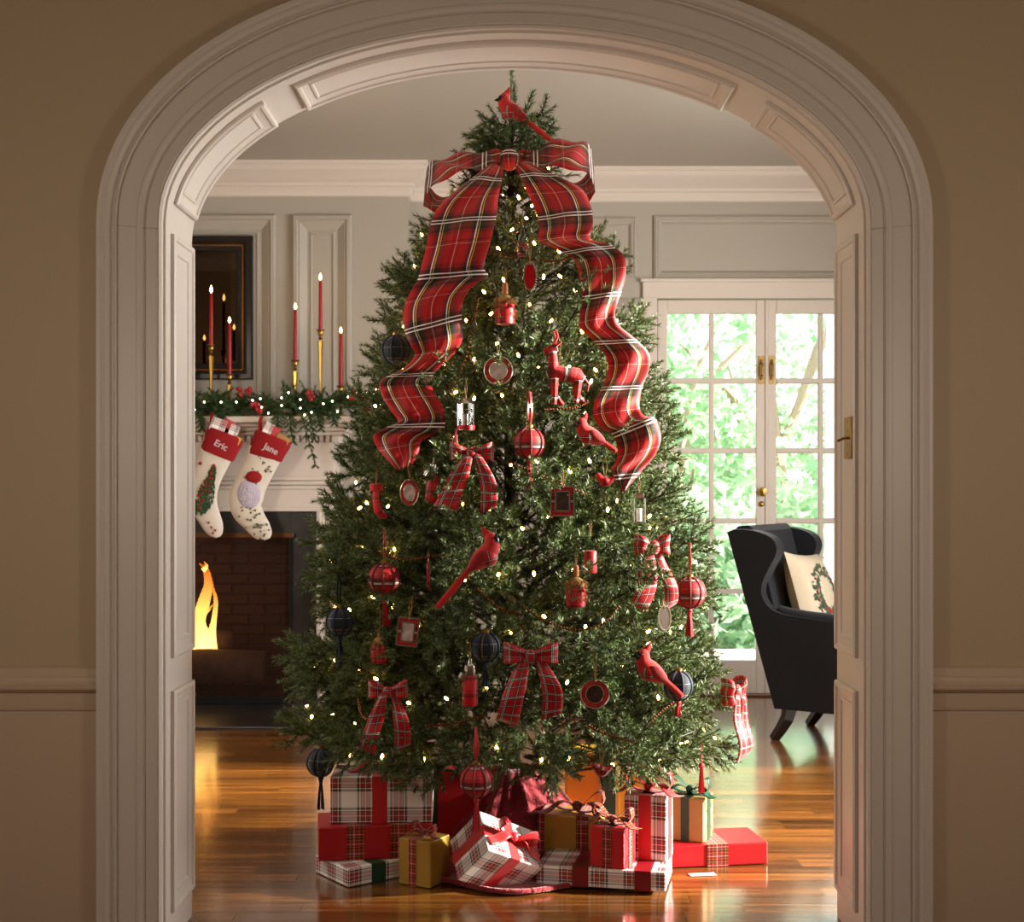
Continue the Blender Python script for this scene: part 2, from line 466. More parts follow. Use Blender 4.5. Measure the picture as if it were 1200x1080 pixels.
# front wall with the arch cut out
NA = 48
arch = [(-HW, -0.0)] + [(-HW, ZS * k / 6) for k in range(1, 6)]
arch += [(-HW * math.cos(math.pi * k / NA), ZS + (ZA - ZS) * math.sin(math.pi * k / NA)) for k in range(NA + 1)]
arch += [(HW, ZS * k / 6) for k in range(5, 0, -1)] + [(HW, 0.0)]
def normals(path):
    N = []
    for k in range(len(path)):
        a = path[max(k - 1, 0)]; b = path[min(k + 1, len(path) - 1)]
        tx, tz = b[0] - a[0], b[1] - a[1]; l = math.hypot(tx, tz)
        N.append((-tz / l, tx / l))
    return N
archN = normals(arch)
mb = MB()
for y0, fl in ((YF, 0), (YB, 1)):
    def q(a, b, c, d):
        pts = [(p[0], y0, p[1]) for p in (a, b, c, d)]
        mb.face(pts if not fl else pts[::-1])
    q((-3.5, 0), (-HW, 0), (-HW, ZS), (-3.5, ZS)); q((HW, 0), (2.7, 0), (2.7, ZS), (HW, ZS))
    q((-3.5, ZS), (-HW, ZS), (-HW, ZC), (-3.5, ZC)); q((HW, ZS), (2.7, ZS), (2.7, ZC), (HW, ZC))
    A = [p for p in arch if p[1] >= ZS - 1e-6]
    for a, b in zip(A, A[1:]): q(a, b, (b[0], ZC), (a[0], ZC))
for a, b in zip(arch, arch[1:]):
    mb.face([(a[0], YF, a[1]), (b[0], YF, b[1]), (b[0], YB, b[1]), (a[0], YB, a[1])])
wf = struct(mb.build('wall_front', M_WALLF, smooth=False))
# wainscot boards below the chair rail
ZR = 0.705   # rail centre
for sx, x0, x1 in ((-1, -3.5, -1.075), (1, 1.075, 2.7)):
    MB().box(((x0 + x1) / 2, YF - 0.004, 0.33), (x1 - x0, 0.008, 0.66)).build('wainscot_panel', M_WAIN, wf, smooth=False)

# architrave round the arch
caspr = [(-0.006, 0.0), (-0.006, 0.020), (0.000, 0.026), (0.004, 0.021), (0.008, 0.024), (0.034, 0.024), (0.036, 0.018), (0.041, 0.026), (0.049, 0.031), (0.056, 0.031), (0.058, 0.027), (0.061, 0.027),
         (0.104, 0.027), (0.105, 0.021), (0.109, 0.021), (0.110, 0.031), (0.114, 0.034), (0.118, 0.031), (0.119, 0.026), (0.123, 0.026), (0.127, 0.036), (0.136, 0.043), (0.145, 0.041), (0.150, 0.046), (0.159, 0.046), (0.160, 0.0)]
mb = MB()
sweep(mb, arch, caspr, archN, lambda p, q: Vector((p[0], YF - q, p[1])))
cas = struct(mb.build('trim_1', M_TRIM, angle=25))
# hairline joints at the springing, where the straight casing meets the curved head
for s in (-1, 1):
    mb = MB(); mb.box((s * (HW + 0.08), YF - 0.0245, ZS - 0.012), (0.158, 0.006, 0.0016), Euler((0, s * math.radians(-5), 0)))
    mb.build('joint', M_WALLF, cas, smooth=False)

# reveal lining of the arch with its recessed panels
lin = MB()
def arch_at(t):   # t in degrees on the curved part 0..180 (left to right)
    a = math.radians(t)
    p = Vector((-HW * math.cos(a), 0, ZS + (ZA - ZS) * math.sin(a)))
    n = Vector((math.cos(a) / HW, 0, -math.sin(a) / (ZA - ZS))); n.normalize()
    return p, n
sweep(lin, arch, [(-0.0005, 0.0), (-0.012, 0.0), (-0.012, -0.05), (-0.009, -0.052), (-0.009, -0.30), (-0.0005, -0.30)], archN, lambda p, q: Vector((p[0], YF - q, p[1])))
lining = struct(lin.build('trim_2', M_TRIM, angle=25))
PSTEP = [(0.0, 0.0), (0.0, 0.010), (0.006, 0.014), (0.014, 0.012), (0.018, 0.007), (0.040, 0.001), (0.042, 0.005), (0.048, 0.006), (0.052, 0.0015)]
for t0, t1 in ((7.5, 43), (50, 130), (137, 172.5)):
    # arc length table so the mouldings keep one width
    ts = [t0 + (t1 - t0) * k / 200 for k in range(201)]
    pts = [arch_at(t)[0] for t in ts]; ls = [0]
    for a, b in zip(pts, pts[1:]): ls.append(ls[-1] + (b - a).length)
    Lc = ls[-1]
    def cm(s, u, h):
        t = np.interp(s, ls, ts); p, n = arch_at(t)
        return p + n * (0.009 + h) + Vector((0, YF + 0.062 + u, 0))
    mb = MB(); ring_panel(mb, Lc, 0.225, PSTEP, cm, ns=28 if t1 - t0 > 50 else 14)
    mb.build('soffit_panel', M_TRIM, lining, angle=25)
for s in (-1, 1):
    for z0, z1 in ((0.775, 1.925), (0.085, 0.685)):
        mb = MB()
        if s < 0: fm = lambda a, u, h: Vector((-HW + 0.009 + h, YF + 0.062 + u, z0 + a))
        else: fm = lambda a, u, h: Vector((HW - 0.009 - h, YF + 0.062 + u, z0 + a))
        ring_panel(mb, z1 - z0, 0.225, PSTEP, fm)
        mb.build('jamb_panel', M_TRIM, lining, angle=25)
# brass strike plate on the jamb
sp = MB().box((HW - 0.016, YF + 0.135, 1.375), (0.010, 0.075, 0.115)).build('strike_plate', M_BRASS, lining, bevel=0.001)
mb = MB()
for dz in (-0.045, -0.02, 0.02, 0.045): mb.ball((HW - 0.021, YF + 0.135, 1.375 + dz), 0.004, 8, 6, (.4, 1, 1))
mb.build('screw', M_BRASSD, sp)
MB().tube([(HW - 0.018, YF + 0.13, 1.375), (HW - 0.034, YF + 0.13, 1.373), (HW - 0.046, YF + 0.14, 1.366)], 0.004, 8).build('catch', M_BRASS, sp)

# chair rail
railpr = [(-0.058, 0.008), (-0.058, 0.014), (-0.050, 0.016), (-0.048, 0.010), (-0.036, 0.012), (-0.012, 0.012), (-0.010, 0.020), (0.000, 0.032), (0.014, 0.034), (0.020, 0.026), (0.030, 0.024), (0.034, 0.018), (0.052, 0.016), (0.056, 0.010), (0.058, 0.0)]
for i, (x0, x1) in enumerate(((-3.5, -HW - 0.159), (HW + 0.159, 2.7))):
    mb = MB(); rows = [[Vector((x, YF - q, ZR + o)) for o, q in railpr] for x in (x0, x1)]
    mb.grid(rows); struct(mb.build('trim_%d' % (3 + i), M_WAIN, angle=25))

# ---- back room walls
XBR = -0.62
DX0, DX1, DZ = 0.845, 2.145, (570 - 350) / (F / YD) + H   # french door opening
mb = MB()
mb.box(((XBR - 0.04 + DX0) / 2, YD + 0.08, ZC / 2), (DX0 - XBR + 0.04, 0.16, ZC))
mb.box(((DX1 + 2.7) / 2, YD + 0.08, ZC / 2), (2.7 - DX1, 0.16, ZC))
mb.box(((DX0 + DX1) / 2, YD + 0.08, (ZC + DZ) / 2), (DX1 - DX0, 0.16, ZC - DZ))
wb = struct(mb.build('wall_back', M_WALLB, smooth=False))
FC, FW2, FHH = -1.92, 0.81, 1.10   # fireplace centre, half width and height of the opening
wc = MB()
wc.box(((-3.5 + FC - FW2) / 2, (YM + YD) / 2, ZC / 2), (FC - FW2 + 3.5, YD - YM, ZC))
wc.box(((XBR + FC + FW2) / 2, (YM + YD) / 2, ZC / 2), (XBR - FC - FW2, YD - YM, ZC))
wc.box((FC, (YM + YD) / 2, (ZC + FHH) / 2), (2 * FW2, YD - YM, ZC - FHH))
wch = struct(wc.build('wall_chimney', M_WALLB, smooth=False))

WSTEP = [(0.0, 0.0), (0.0, 0.014), (0.012, 0.022), (0.022, 0.016), (0.026, 0.020), (0.036, 0.016), (0.046, 0.004), (0.050, 0.0005)]
CSTEP = [(0.0, 0.0), (0.0, 0.020), (0.010, 0.034), (0.028, 0.036), (0.036, 0.024), (0.044, 0.026), (0.085, 0.004), (0.10, 0.004), (0.104, 0.010), (0.112, 0.010), (0.116, 0.003)]
def wall_panel(parent, yw, px0, px1, py0, py1, steps, x0=None, x1=None):
    S = F / yw
    x0 = (px0 - 603) / S if x0 is None else x0; x1 = (px1 - 603) / S if x1 is None else x1
    z1 = H + (570 - py0) / S; z0 = H + (570 - py1) / S
    mb = MB(); ring_panel(mb, z1 - z0, x1 - x0, steps, lambda a, u, h: Vector((x0 + u, yw - h, z0 + a)))
    mb.build('wall_panel', M_WALLB, parent, angle=25)
wall_panel(wch, YM, 343, 413, 252, 482, CSTEP)
wall_panel(wch, YM, 150, 324, 252, 482, CSTEP, x0=2 * FC - (324 - 603) / (F / YM))
wall_panel(wch, YM, 0, 0, 252, 482, CSTEP, x0=2 * FC + (603 - 413) / (F / YM), x1=2 * FC + (603 - 343) / (F / YM))
wall_panel(wb, YD, 766, 1020, 253, 327, WSTEP)
wall_panel(wb, YD, 498, 746, 255, 325, WSTEP)
# plain lower wall panel between breast and doors (behind the tree)
wall_panel(wb, YD, 505, 752, 350, 790, WSTEP)

# cornice following the breast
copr = [(0.0, -0.185), (0.012, -0.18), (0.016, -0.165), (0.016, -0.135), (0.022, -0.128), (0.030, -0.125), (0.032, -0.112), (0.045, -0.10), (0.075, -0.085), (0.10, -0.055), (0.108, -0.050), (0.110, -0.025), (0.120, -0.02), (0.122, 0.0)]
path = [(-3.5, YM), (XBR, YM), (XBR, YD), (2.7, YD)]
mit = [(0, -1), (1, -1), (1, -1), (0, -1)]
mb = MB()
rows = [[Vector((p[0] + m_[0] * o, p[1] + m_[1] * o, ZC + z)) for o, z in copr] for p, m_ in zip(path, mit)]
mb.grid(rows); struct(mb.build('trim_5', M_TRIM, angle=25))
# frieze moulding under the right-hand cornice
# baseboards
def base(name, x0, x1, y, h=0.15):
    mb = MB(); pr = [(0.0, h), (0.008, h), (0.014, h - 0.02), (0.018, h - 0.03), (0.018, 0.02), (0.03, 0.018), (0.03, 0.0)]
    mb.grid([[Vector((x, y - o, z)) for o, z in pr] for x in (x0, x1)])
    struct(mb.build(name, M_TRIM, angle=25))
base('baseboard_back', XBR, DX0 - 0.09, YD)
base('baseboard_corner', DX1 + 0.09, 2.7, YD)
base('baseboard_breast', -0.84, XBR, YM)

# ---- french doors
cas = MB()
for x in (DX0 - 0.045, DX1 + 0.045): cas.box((x, YD - 0.012, DZ / 2), (0.085, 0.024, DZ))
cas.box(((DX0 + DX1) / 2, YD - 0.012, DZ + 0.05), (DX1 - DX0 + 0.175, 0.024, 0.10))
cas.box(((DX0 + DX1) / 2, YD - 0.02, DZ + 0.105), (DX1 - DX0 + 0.20, 0.04, 0.02))
struct(cas.build('trim_6', M_TRIM, bevel=0.004, smooth=False))
struct(MB().box(((DX0 + DX1) / 2, YD + 0.06, -0.003), (DX1 - DX0, 0.2, 0.03)).build('trim_7', wood('threshold_oak', (84, 48, 20), (120, 72, 30)), bevel=0.004, smooth=False))
YL = YD + 0.035
S8 = F / YD
rowsz = [(H + (570 - a) / S8, H + (570 - b) / S8) for a, b in ((367, 442.5), (449, 524.5), (531, 607), (613.5, 690), (696, 774))]
for i in (0, 1):
    x0 = DX0 + 0.004 if i == 0 else (DX0 + DX1) / 2 + 0.002
    x1 = (DX0 + DX1) / 2 - 0.002 if i == 0 else DX1 - 0.004
    st = 0.058
    leaf = struct(empty('door_%d' % (i + 1), ((x0 + x1) / 2, YL, 0)))
    xm = (x0 + x1) / 2; zt = DZ - 0.006; zb = 0.0125
    for x in (x0 + st / 2, x1 - st / 2): MB().box((x - xm, 0, (zt + zb) / 2), (st, 0.04, zt - zb)).build('stile', M_TRIM, leaf, bevel=0.004, smooth=False)
    MB().box((0, 0, (zt + rowsz[0][0]) / 2), (x1 - x0 - 2 * st, 0.038, zt - rowsz[0][0])).build('rail', M_TRIM, leaf, bevel=0.004, smooth=False)
    o = MB().box((0, 0, (rowsz[-1][1] + zb) / 2), (x1 - x0 - 2 * st, 0.038, rowsz[-1][1] - zb)).build('rail', M_TRIM, leaf, bevel=0.004, smooth=False)
    MB().box((0, 0, (rowsz[0][0] + rowsz[-1][1]) / 2), (0.03, 0.036, rowsz[0][0] - rowsz[-1][1])).build('muntin', M_TRIM, leaf, bevel=0.007, smooth=False)
    for a, b in zip(rowsz, rowsz[1:]):
        MB().box((0, 0, (a[1] + b[0]) / 2), (x1 - x0 - 2 * st, 0.034, a[1] - b[0])).build('muntin', M_TRIM, leaf, bevel=0.007, smooth=False)
    gw = (x1 - x0 - 2 * st - 0.03) / 2
    for a, b in rowsz:
        for sx in (-1, 1):
            MB().box((sx * (0.015 + gw / 2), 0.004, (a + b) / 2), (gw + 0.006, 0.004, a - b + 0.006)).build('pane', M_GLASS, leaf, smooth=False)
    # surface bolt near the top of the meeting stile
    hx = (x1 - st / 2 - xm - 0.0) if i == 0 else (x0 + st / 2 - xm)
    zc = H + (570 - 433) / S8
    bp = MB().box((hx, -0.024, zc), (0.034, 0.006, 0.165)).build('bolt_plate', M_BRASSD, leaf, bevel=0.001, smooth=False)
    mb = MB(); mb.tube([(hx, -0.032, zc - 0.06), (hx, -0.034, zc - 0.035), (hx, -0.055, zc - 0.03), (hx, -0.058, zc), (hx, -0.055, zc + 0.03), (hx, -0.034, zc + 0.035), (hx, -0.032, zc + 0.06)], [0.007, 0.009, 0.006, 0.008, 0.006, 0.009, 0.007], 10)
    mb.build('bolt_handle', M_BRASSD, bp)
    if i == 0:
        zk = H + (570 - 576) / S8
        k = MB().lathe([(0.022, 0.0), (0.022, 0.006), (0.010, 0.012), (0.009, 0.03), (0.022, 0.038), (0.028, 0.05), (0.024, 0.062), (0.0, 0.068)], 18, (hx, -0.02, zk), M=Euler((R90, 0, 0)).to_matrix()).build('knob', M_BRASS, leaf)
        MB().box((hx - 0.055, -0.06, zk), (0.03, 0.004, 0.006)).build('key', M_BRASSD, leaf, smooth=False)
        MB().lathe([(0.017, 0.0), (0.017, 0.008), (0.012, 0.014), (0.006, 0.016), (0.006, 0.026), (0.0, 0.027)], 16, (hx, -0.02, zk - 0.073), M=Euler((R90, 0, 0)).to_matrix()).build('thumb_turn', M_BRASS, leaf)
        MB().box((x1 - xm + 0.004, -0.024, (zt + zb) / 2), (0.022, 0.012, zt - zb)).build('astragal', M_TRIM, leaf, bevel=0.005, smooth=False)

# side window of the back room (in the wall beyond the frame): frame and glass bars
wn1 = struct(empty('window_1', (2.75, 4.9, 1.55)))
for dy in (-0.98, 0.0, 0.98): MB().box((0, dy, 0), (0.05, 0.04, 2.30)).build('bar', M_TRIM, wn1, smooth=False)
for dz in (-1.13, 1.12): MB().box((0, 0, dz), (0.05, 2.0, 0.04)).build('bar', M_TRIM, wn1, smooth=False)

# ------------------------------------------------------------------ the garden
M_LAWN = mat('lawn', (96, 130, 62), 0.9, vary=0.4, vscale=3)
M_PATIO = mat('pale_stone', (190, 184, 172), 0.8, vary=0.1)
struct(MB().box((2, 22, -0.35), (60, 27.5, 0.1)).build('ground', M_LAWN, smooth=False))
struct(MB().box((1.0, 9.3, -0.12), (7.0, 2.4, 0.16)).build('terrace', M_PATIO, smooth=False))
def leaf_mat(name, c1, c2):
    m = bpy.data.materials.new(name); m.use_nodes = True
    nt = m.node_tree; nt.nodes.remove(nt.nodes['Principled BSDF']); out = nt.nodes['Material Output']
    g = nt.nodes.new('ShaderNodeNewGeometry'); mx = nt.nodes.new('ShaderNodeMix'); mx.data_type = 'RGBA'
    nt.links.new(g.outputs['Random Per Island'], mx.inputs[0]); mx.inputs[6].default_value = srgb(c1); mx.inputs[7].default_value = srgb(c2)
    d = nt.nodes.new('ShaderNodeBsdfDiffuse'); t = nt.nodes.new('ShaderNodeBsdfTranslucent'); a = nt.nodes.new('ShaderNodeMixShader'); a.inputs[0].default_value = 0.5
    nt.links.new(mx.outputs[2], d.inputs[0]); nt.links.new(mx.outputs[2], t.inputs[0])
    nt.links.new(d.outputs[0], a.inputs[1]); nt.links.new(t.outputs[0], a.inputs[2]); nt.links.new(a.outputs[0], out.inputs[0])
    MATS[name] = m; return m
M_LEAFA = leaf_mat('garden_leaf', (128, 170, 130), (180, 208, 172))
M_LEAFB = leaf_mat('garden_leaf_pale', (160, 192, 158), (205, 222, 198))
M_BARK = mat('pale_bark', (150, 128, 110), 0.9, bump=0.3, bscale=20)
def garden_tree(name, label, x, y, hgt, spread, n, m, seed, z0=-0.3, crown=0.45):
    r = np.random.default_rng(seed); rr = random.Random(seed)
    t = thing(name, label, 'tree' if hgt > 2 else 'bush', (x, y, z0))
    mb = MB()
    if hgt > 2:
        mb.tube([(0, 0, 0), (0.1, 0, hgt * 0.3), (-0.1, 0, hgt * 0.6), (0, 0, hgt * 0.9)], [0.13, 0.11, 0.07, 0.02], 8)
    for k in range(7):
        a = rr.random() * 6.28; zz = hgt * (0.1 + 0.5 * rr.random())
        mb.tube([(0, 0, zz * .6), (math.cos(a) * spread * .4, math.sin(a) * spread * .4, zz + hgt * .12), (math.cos(a) * spread * .9, math.sin(a) * spread * .9, zz + hgt * (.2 + .2 * rr.random()))], [0.06, 0.04, 0.012], 6)
    mb.build('trunk', M_BARK, t)
    # leaves gathered in clumps
    nc = 26; C = []
    for k in range(nc):
        a = rr.random() * 6.28; q = math.sqrt(rr.random()) * spread
        C.append((math.cos(a) * q, math.sin(a) * q, hgt * (1 - crown * 2 * rr.random() * 0.98)))
    C = np.array(C); idx = r.integers(0, nc, n)
    c = C[idx] + r.normal(0, 0.24 * spread / 1.4, (n, 3))
    c[:, 2] = np.maximum(c[:, 2], 0.02)
    d1 = r.normal(0, 1, (n, 3)); d1 /= np.linalg.norm(d1, axis=1)[:, None]
    d2 = np.cross(d1, r.normal(0, 1, (n, 3))); d2 /= np.linalg.norm(d2, axis=1)[:, None]
    s = (0.05 + 0.05 * r.random(n))[:, None]
    V = np.empty((2 * n, 3, 3)); V[0::2, 0] = c - d1 * s; V[0::2, 1] = c + d2 * s * .5; V[0::2, 2] = c + d1 * s
    V[1::2, 0] = c - d1 * s; V[1::2, 1] = c + d1 * s; V[1::2, 2] = c - d2 * s * .5
    stuff(link('foliage', tri_mesh('foliage', V, m), t))
garden_tree('garden_tree', 'leafy pale green tree beyond the narrow left-hand door panes', 1.6, 14.0, 4.4, 1.5, 5200, M_LEAFA, 1)
garden_tree('garden_tree', 'airy tree with forked pale trunk behind the door meeting stiles', 3.0, 15.5, 5.0, 1.7, 4600, M_LEAFA, 2)
garden_tree('garden_tree', 'tall thin-leaved tree furthest out behind the armchair', 5.2, 17.0, 5.4, 2.0, 5200, M_LEAFA, 3)
garden_tree('garden_tree', 'broad tree at the far garden edge behind the christmas tree', -0.6, 17.0, 5.0, 2.0, 3500, M_LEAFB, 4)
garden_tree('garden_bush', 'low sunlit bush behind the bottom door panes', 1.8, 12.2, 1.3, 0.8, 2600, M_LEAFB, 5, crown=0.5)
garden_tree('garden_bush', 'rounded green bush outside the right door leaf', 3.1, 12.8, 1.5, 0.9, 2600, M_LEAFA, 6, crown=0.5)
# porch column
t = thing('porch_column', 'round white porch column standing outside the right door leaf', 'column', (2.36, 9.6, -0.04))
MB().lathe([(0.17, 0.0), (0.17, 0.06), (0.14, 0.08), (0.15, 0.12), (0.125, 0.15)], 24).build('base', mat('white_column', (235, 235, 228), 0.6), t)
MB().lathe([(0.125, 0.15), (0.12, 1.4), (0.105, 2.9)], 24).build('shaft', MATS['white_column'], t)
MB().lathe([(0.105, 2.9), (0.13, 2.94), (0.15, 3.0), (0.15, 3.06)], 24).build('capital', MATS['white_column'], t)

# ------------------------------------------------------------------ fireplace
M_BRICK = mat('soot_brick', (54, 26, 19), 0.9, bump=0.4, bscale=60, vary=0.35, vscale=12)
M_MORTAR = mat('soot_mortar', (34, 22, 18), 0.95)
fp = thing('fireplace', 'white panelled fireplace with dentil mantel and black slate surround', 'fireplace', (FC, YM, 0))
XR = FW2                         # half width of the opening
SH_X = (414 - 603) / (F / 7.40) - FC   # half width of the shelf
zsh = H + 82 / (F / 7.40)
ys = 7.36 - YM                   # shelf front in local y
fpl = lambda x, y, z: Vector((x, y, z))
# mantel shelf with its bed moulding
sh = MB(); sh.box((0, ys / 2, zsh - 0.018), (2 * SH_X, -ys, 0.036)); sh.build('mantel_shelf', M_TRIM, fp, bevel=0.006)
prof = [(0.0, 0.0), (0.0, 0.012), (0.03, 0.02), (0.035, 0.04), (0.06, 0.05), (0.075, 0.07)]
mb = MB()
for k, (ins, dz) in enumerate(((0.03, 0.022), (0.045, 0.022), (0.065, 0.022))):
    mb.box((0, (ys + ins) / 2, zsh - 0.036 - 0.022 * k - 0.011), (2 * (SH_X - ins), -(ys + ins), 0.022))
mb.build('bed_moulding', M_TRIM, fp, bevel=0.008)
yfz = 7.515 - YM                 # frieze face
zden = zsh - 0.102
nd = int(2 * (SH_X - 0.12) / 0.034)
dm = MB().box((0, 0, 0), (0.021, 0.035, 0.034)).build('dentil', M_TRIM, fp, smooth=False)
dm.location = (-(SH_X - 0.12), yfz - 0.017, zden - 0.017)
for k in range(1, nd + 1):
    d = dm.copy(); COL.objects.link(d); d.location = (-(SH_X - 0.12) + 2 * (SH_X - 0.12) * k / nd, yfz - 0.017, zden - 0.017)
MB().box((0, yfz / 2, zden + 0.01), (2 * (SH_X - 0.10), -yfz, 0.09)).build('dentil_backing', M_TRIM, fp, smooth=False)
z555 = H + (570 - 552) / 206.0; z570 = H + (570 - 572) / 206.0; z598 = FHH
fr = MB().box((0, yfz / 2, (zden - 0.03 + z570) / 2), (2 * (SH_X - 0.12), -yfz, zden - 0.03 - z570)).build('frieze', M_TRIM, fp, bevel=0.002, smooth=False)
mb = MB()
mb.box((0, (yfz - 0.02) / 2, z570 + 0.055), (2 * (SH_X - 0.11), -(yfz - 0.02), 0.022)); mb.box((0, (yfz - 0.03) / 2, z570 + 0.03), (2 * (SH_X - 0.10), -(yfz - 0.03), 0.02)); mb.box((0, (yfz - 0.014) / 2, z570 + 0.005), (2 * (SH_X - 0.115), -(yfz - 0.014), 0.02))
mb.build('architrave_moulding', M_TRIM, fp, bevel=0.005)
lx = SH_X - 0.13
for s in (-1, 1):
    pil = MB().box((s * (XR + lx) / 2, yfz / 2, z570 / 2), (lx - XR, -yfz, z570)).build('pilaster', M_TRIM, fp, bevel=0.002, smooth=False)
    # fluted strip standing on the outer edge
    for k in range(3):
        MB().box((s * (lx - 0.025 - 0.028 * k), yfz - 0.008, z570 / 2 - 0.02), (0.018, 0.016, z570 - 0.2)).build('fillet', M_TRIM, pil, bevel=0.004, smooth=False)
    MB().box((s * (XR + 0.012), yfz - 0.008, FHH / 2), (0.024, 0.02, FHH)).build('edge_bead', M_TRIM, pil, bevel=0.006)
MB().box((0, yfz / 2, (z598 + z570) / 2), (2 * XR, -yfz, z570 - z598)).build('header', M_TRIM, fp, smooth=False)
MB().box((0, yfz - 0.008, FHH + 0.012), (2 * XR + 0.048, 0.02, 0.024)).build('edge_bead', M_TRIM, fp, bevel=0.006)
# slate surround inside the wooden frame
sw = 0.155
ysl = yfz + 0.03
for s in (-1, 1): MB().box((s * (XR - sw / 2), ysl + 0.09, FHH / 2), (sw, 0.18, FHH)).build('slate_slab', M_SLATE, fp, bevel=0.002, smooth=False)
MB().box((0, ysl + 0.09, FHH - 0.07), (2 * (XR - sw), 0.18, 0.14)).build('slate_slab', M_SLATE, fp, bevel=0.002, smooth=False)
hz = MB().box((0, (6.80 + 7.95) / 2 - YM, 0.004), (2 * XR + 0.5, 7.95 - 6.80, 0.02)).build('hearth_slab', M_SLATE, fp, bevel=0.003, smooth=False)
# firebox of brick
ybk = 8.12 - YM; xin = XR - sw
fb = MB()
fb.box((0, ybk + 0.06, FHH / 2), (2 * xin + 0.1, 0.04, FHH + 0.1)); fb.box((0, (ybk + ysl) / 2, FHH + 0.03), (2 * xin + 0.2, ybk - ysl, 0.03))
for s in (-1, 1): fb.box((s * (xin + 0.06), (ybk + ysl + 0.18) / 2, FHH / 2), (0.04, ybk - ysl - 0.18, FHH + 0.1))
fbo = fb.build('firebox', M_MORTAR, fp, smooth=False)
bl, bh = 0.2, 0.062
bk = MB().box((0, 0, 0), (bl - 0.01, 0.05, bh - 0.01)).build('brick', M_BRICK, fbo, bevel=0.004, smooth=False)
first = True
for r in range(17):
    z = 0.03 + bh * (r + .5)
    for c in range(-4, 4):
        x = (c + (0.5 if r % 2 else 1.0)) * bl
        if abs(x) > xin + 0.02: continue
        b_ = bk if first else bk.copy()
        if not first: COL.objects.link(b_)
        first = False
        b_.location = (x, ybk + 0.02 + rng.uniform(-.004, .004), z)
    for s in (-1, 1):
        for c in range(2):
            b_ = bk.copy(); COL.objects.link(b_); b_.rotation_euler = (0, 0, R90)
            b_.location = (s * (xin + 0.022), ysl + 0.25 + (c + (.4 if r % 2 else 0)) * bl * 0.98, z)

# fire screen: brass top rail, iron posts, woven mesh curtains
def mesh_mat():
    m = bpy.data.materials.new('woven_wire'); m.use_nodes = True
    nt = m.node_tree; b = nt.nodes['Principled BSDF']; out = nt.nodes['Material Output']
    b.inputs['Base Color'].default_value = srgb((58, 34, 24)); b.inputs['Metallic'].default_value = 0.5; b.inputs['Roughness'].default_value = 0.4
    uv = nt.nodes.new('ShaderNodeUVMap'); sp_ = nt.nodes.new('ShaderNodeSeparateXYZ'); nt.links.new(uv.outputs[0], sp_.inputs[0])
    res = []
    for sg in (1, -1):
        a = nt.nodes.new('ShaderNodeMath'); a.operation = 'MULTIPLY_ADD'; a.inputs[1].default_value = sg
        nt.links.new(sp_.outputs[1], a.inputs[0]); nt.links.new(sp_.outputs[0], a.inputs[2])
        f_ = nt.nodes.new('ShaderNodeMath'); f_.operation = 'MULTIPLY'; f_.inputs[1].default_value = 1 / 0.016; nt.links.new(a.outputs[0], f_.inputs[0])
        g_ = nt.nodes.new('ShaderNodeMath'); g_.operation = 'FRACT'; nt.links.new(f_.outputs[0], g_.inputs[0])
        h_ = nt.nodes.new('ShaderNodeMath'); h_.operation = 'LESS_THAN'; h_.inputs[1].default_value = 0.3; nt.links.new(g_.outputs[0], h_.inputs[0])
        res.append(h_)
    mx = nt.nodes.new('ShaderNodeMath'); mx.operation = 'MAXIMUM'; nt.links.new(res[0].outputs[0], mx.inputs[0]); nt.links.new(res[1].outputs[0], mx.inputs[1])
    t = nt.nodes.new('ShaderNodeBsdfTransparent'); ms = nt.nodes.new('ShaderNodeMixShader')
    nt.links.new(mx.outputs[0], ms.inputs[0]); nt.links.new(t.outputs[0], ms.inputs[1]); nt.links.new(b.outputs[0], ms.inputs[2]); nt.links.new(ms.outputs[0], out.inputs[0])
    return m
M_WIRE = mesh_mat()
ysc = ysl + 0.005 + YM
sc_ = thing('fire_screen', 'mesh fire screen with bronze top rail in front of the fire', 'fire screen', (FC, ysc - 0.03, 0.014))
zt = FHH - 0.14
MB().box((0, 0, zt - 0.008), (2 * (xin + 0.02), 0.03, 0.03)).build('top_rail', mat('bronze', (96, 66, 44), 0.35, 0.9), sc_, bevel=0.003)
MB().box((0, 0, 0.02), (2 * (xin + 0.02), 0.03, 0.04)).build('bottom_rail', M_IRON, sc_, bevel=0.003)
for x in (-xin, -0.02, 0.02, xin): MB().box((x, 0.0, zt / 2), (0.014, 0.02, zt)).build('post', M_IRON, sc_, smooth=False)
for s in (-1, 1):
    mb = MB(); n = 60
    rows = [[Vector((s * (0.03 + (xin - 0.03) * k / n), 0.004 + 0.005 * math.sin(k * 0.55) * (0.3 + 0.7 * (k / n)), z)) for k in range(n + 1)] for z in (0.03, zt - 0.02)]
    mb.grid(rows, lambda a, b: (b * (xin - .03) / n, a * (zt - .05))); mb.build('mesh_curtain', M_WIRE, sc_)

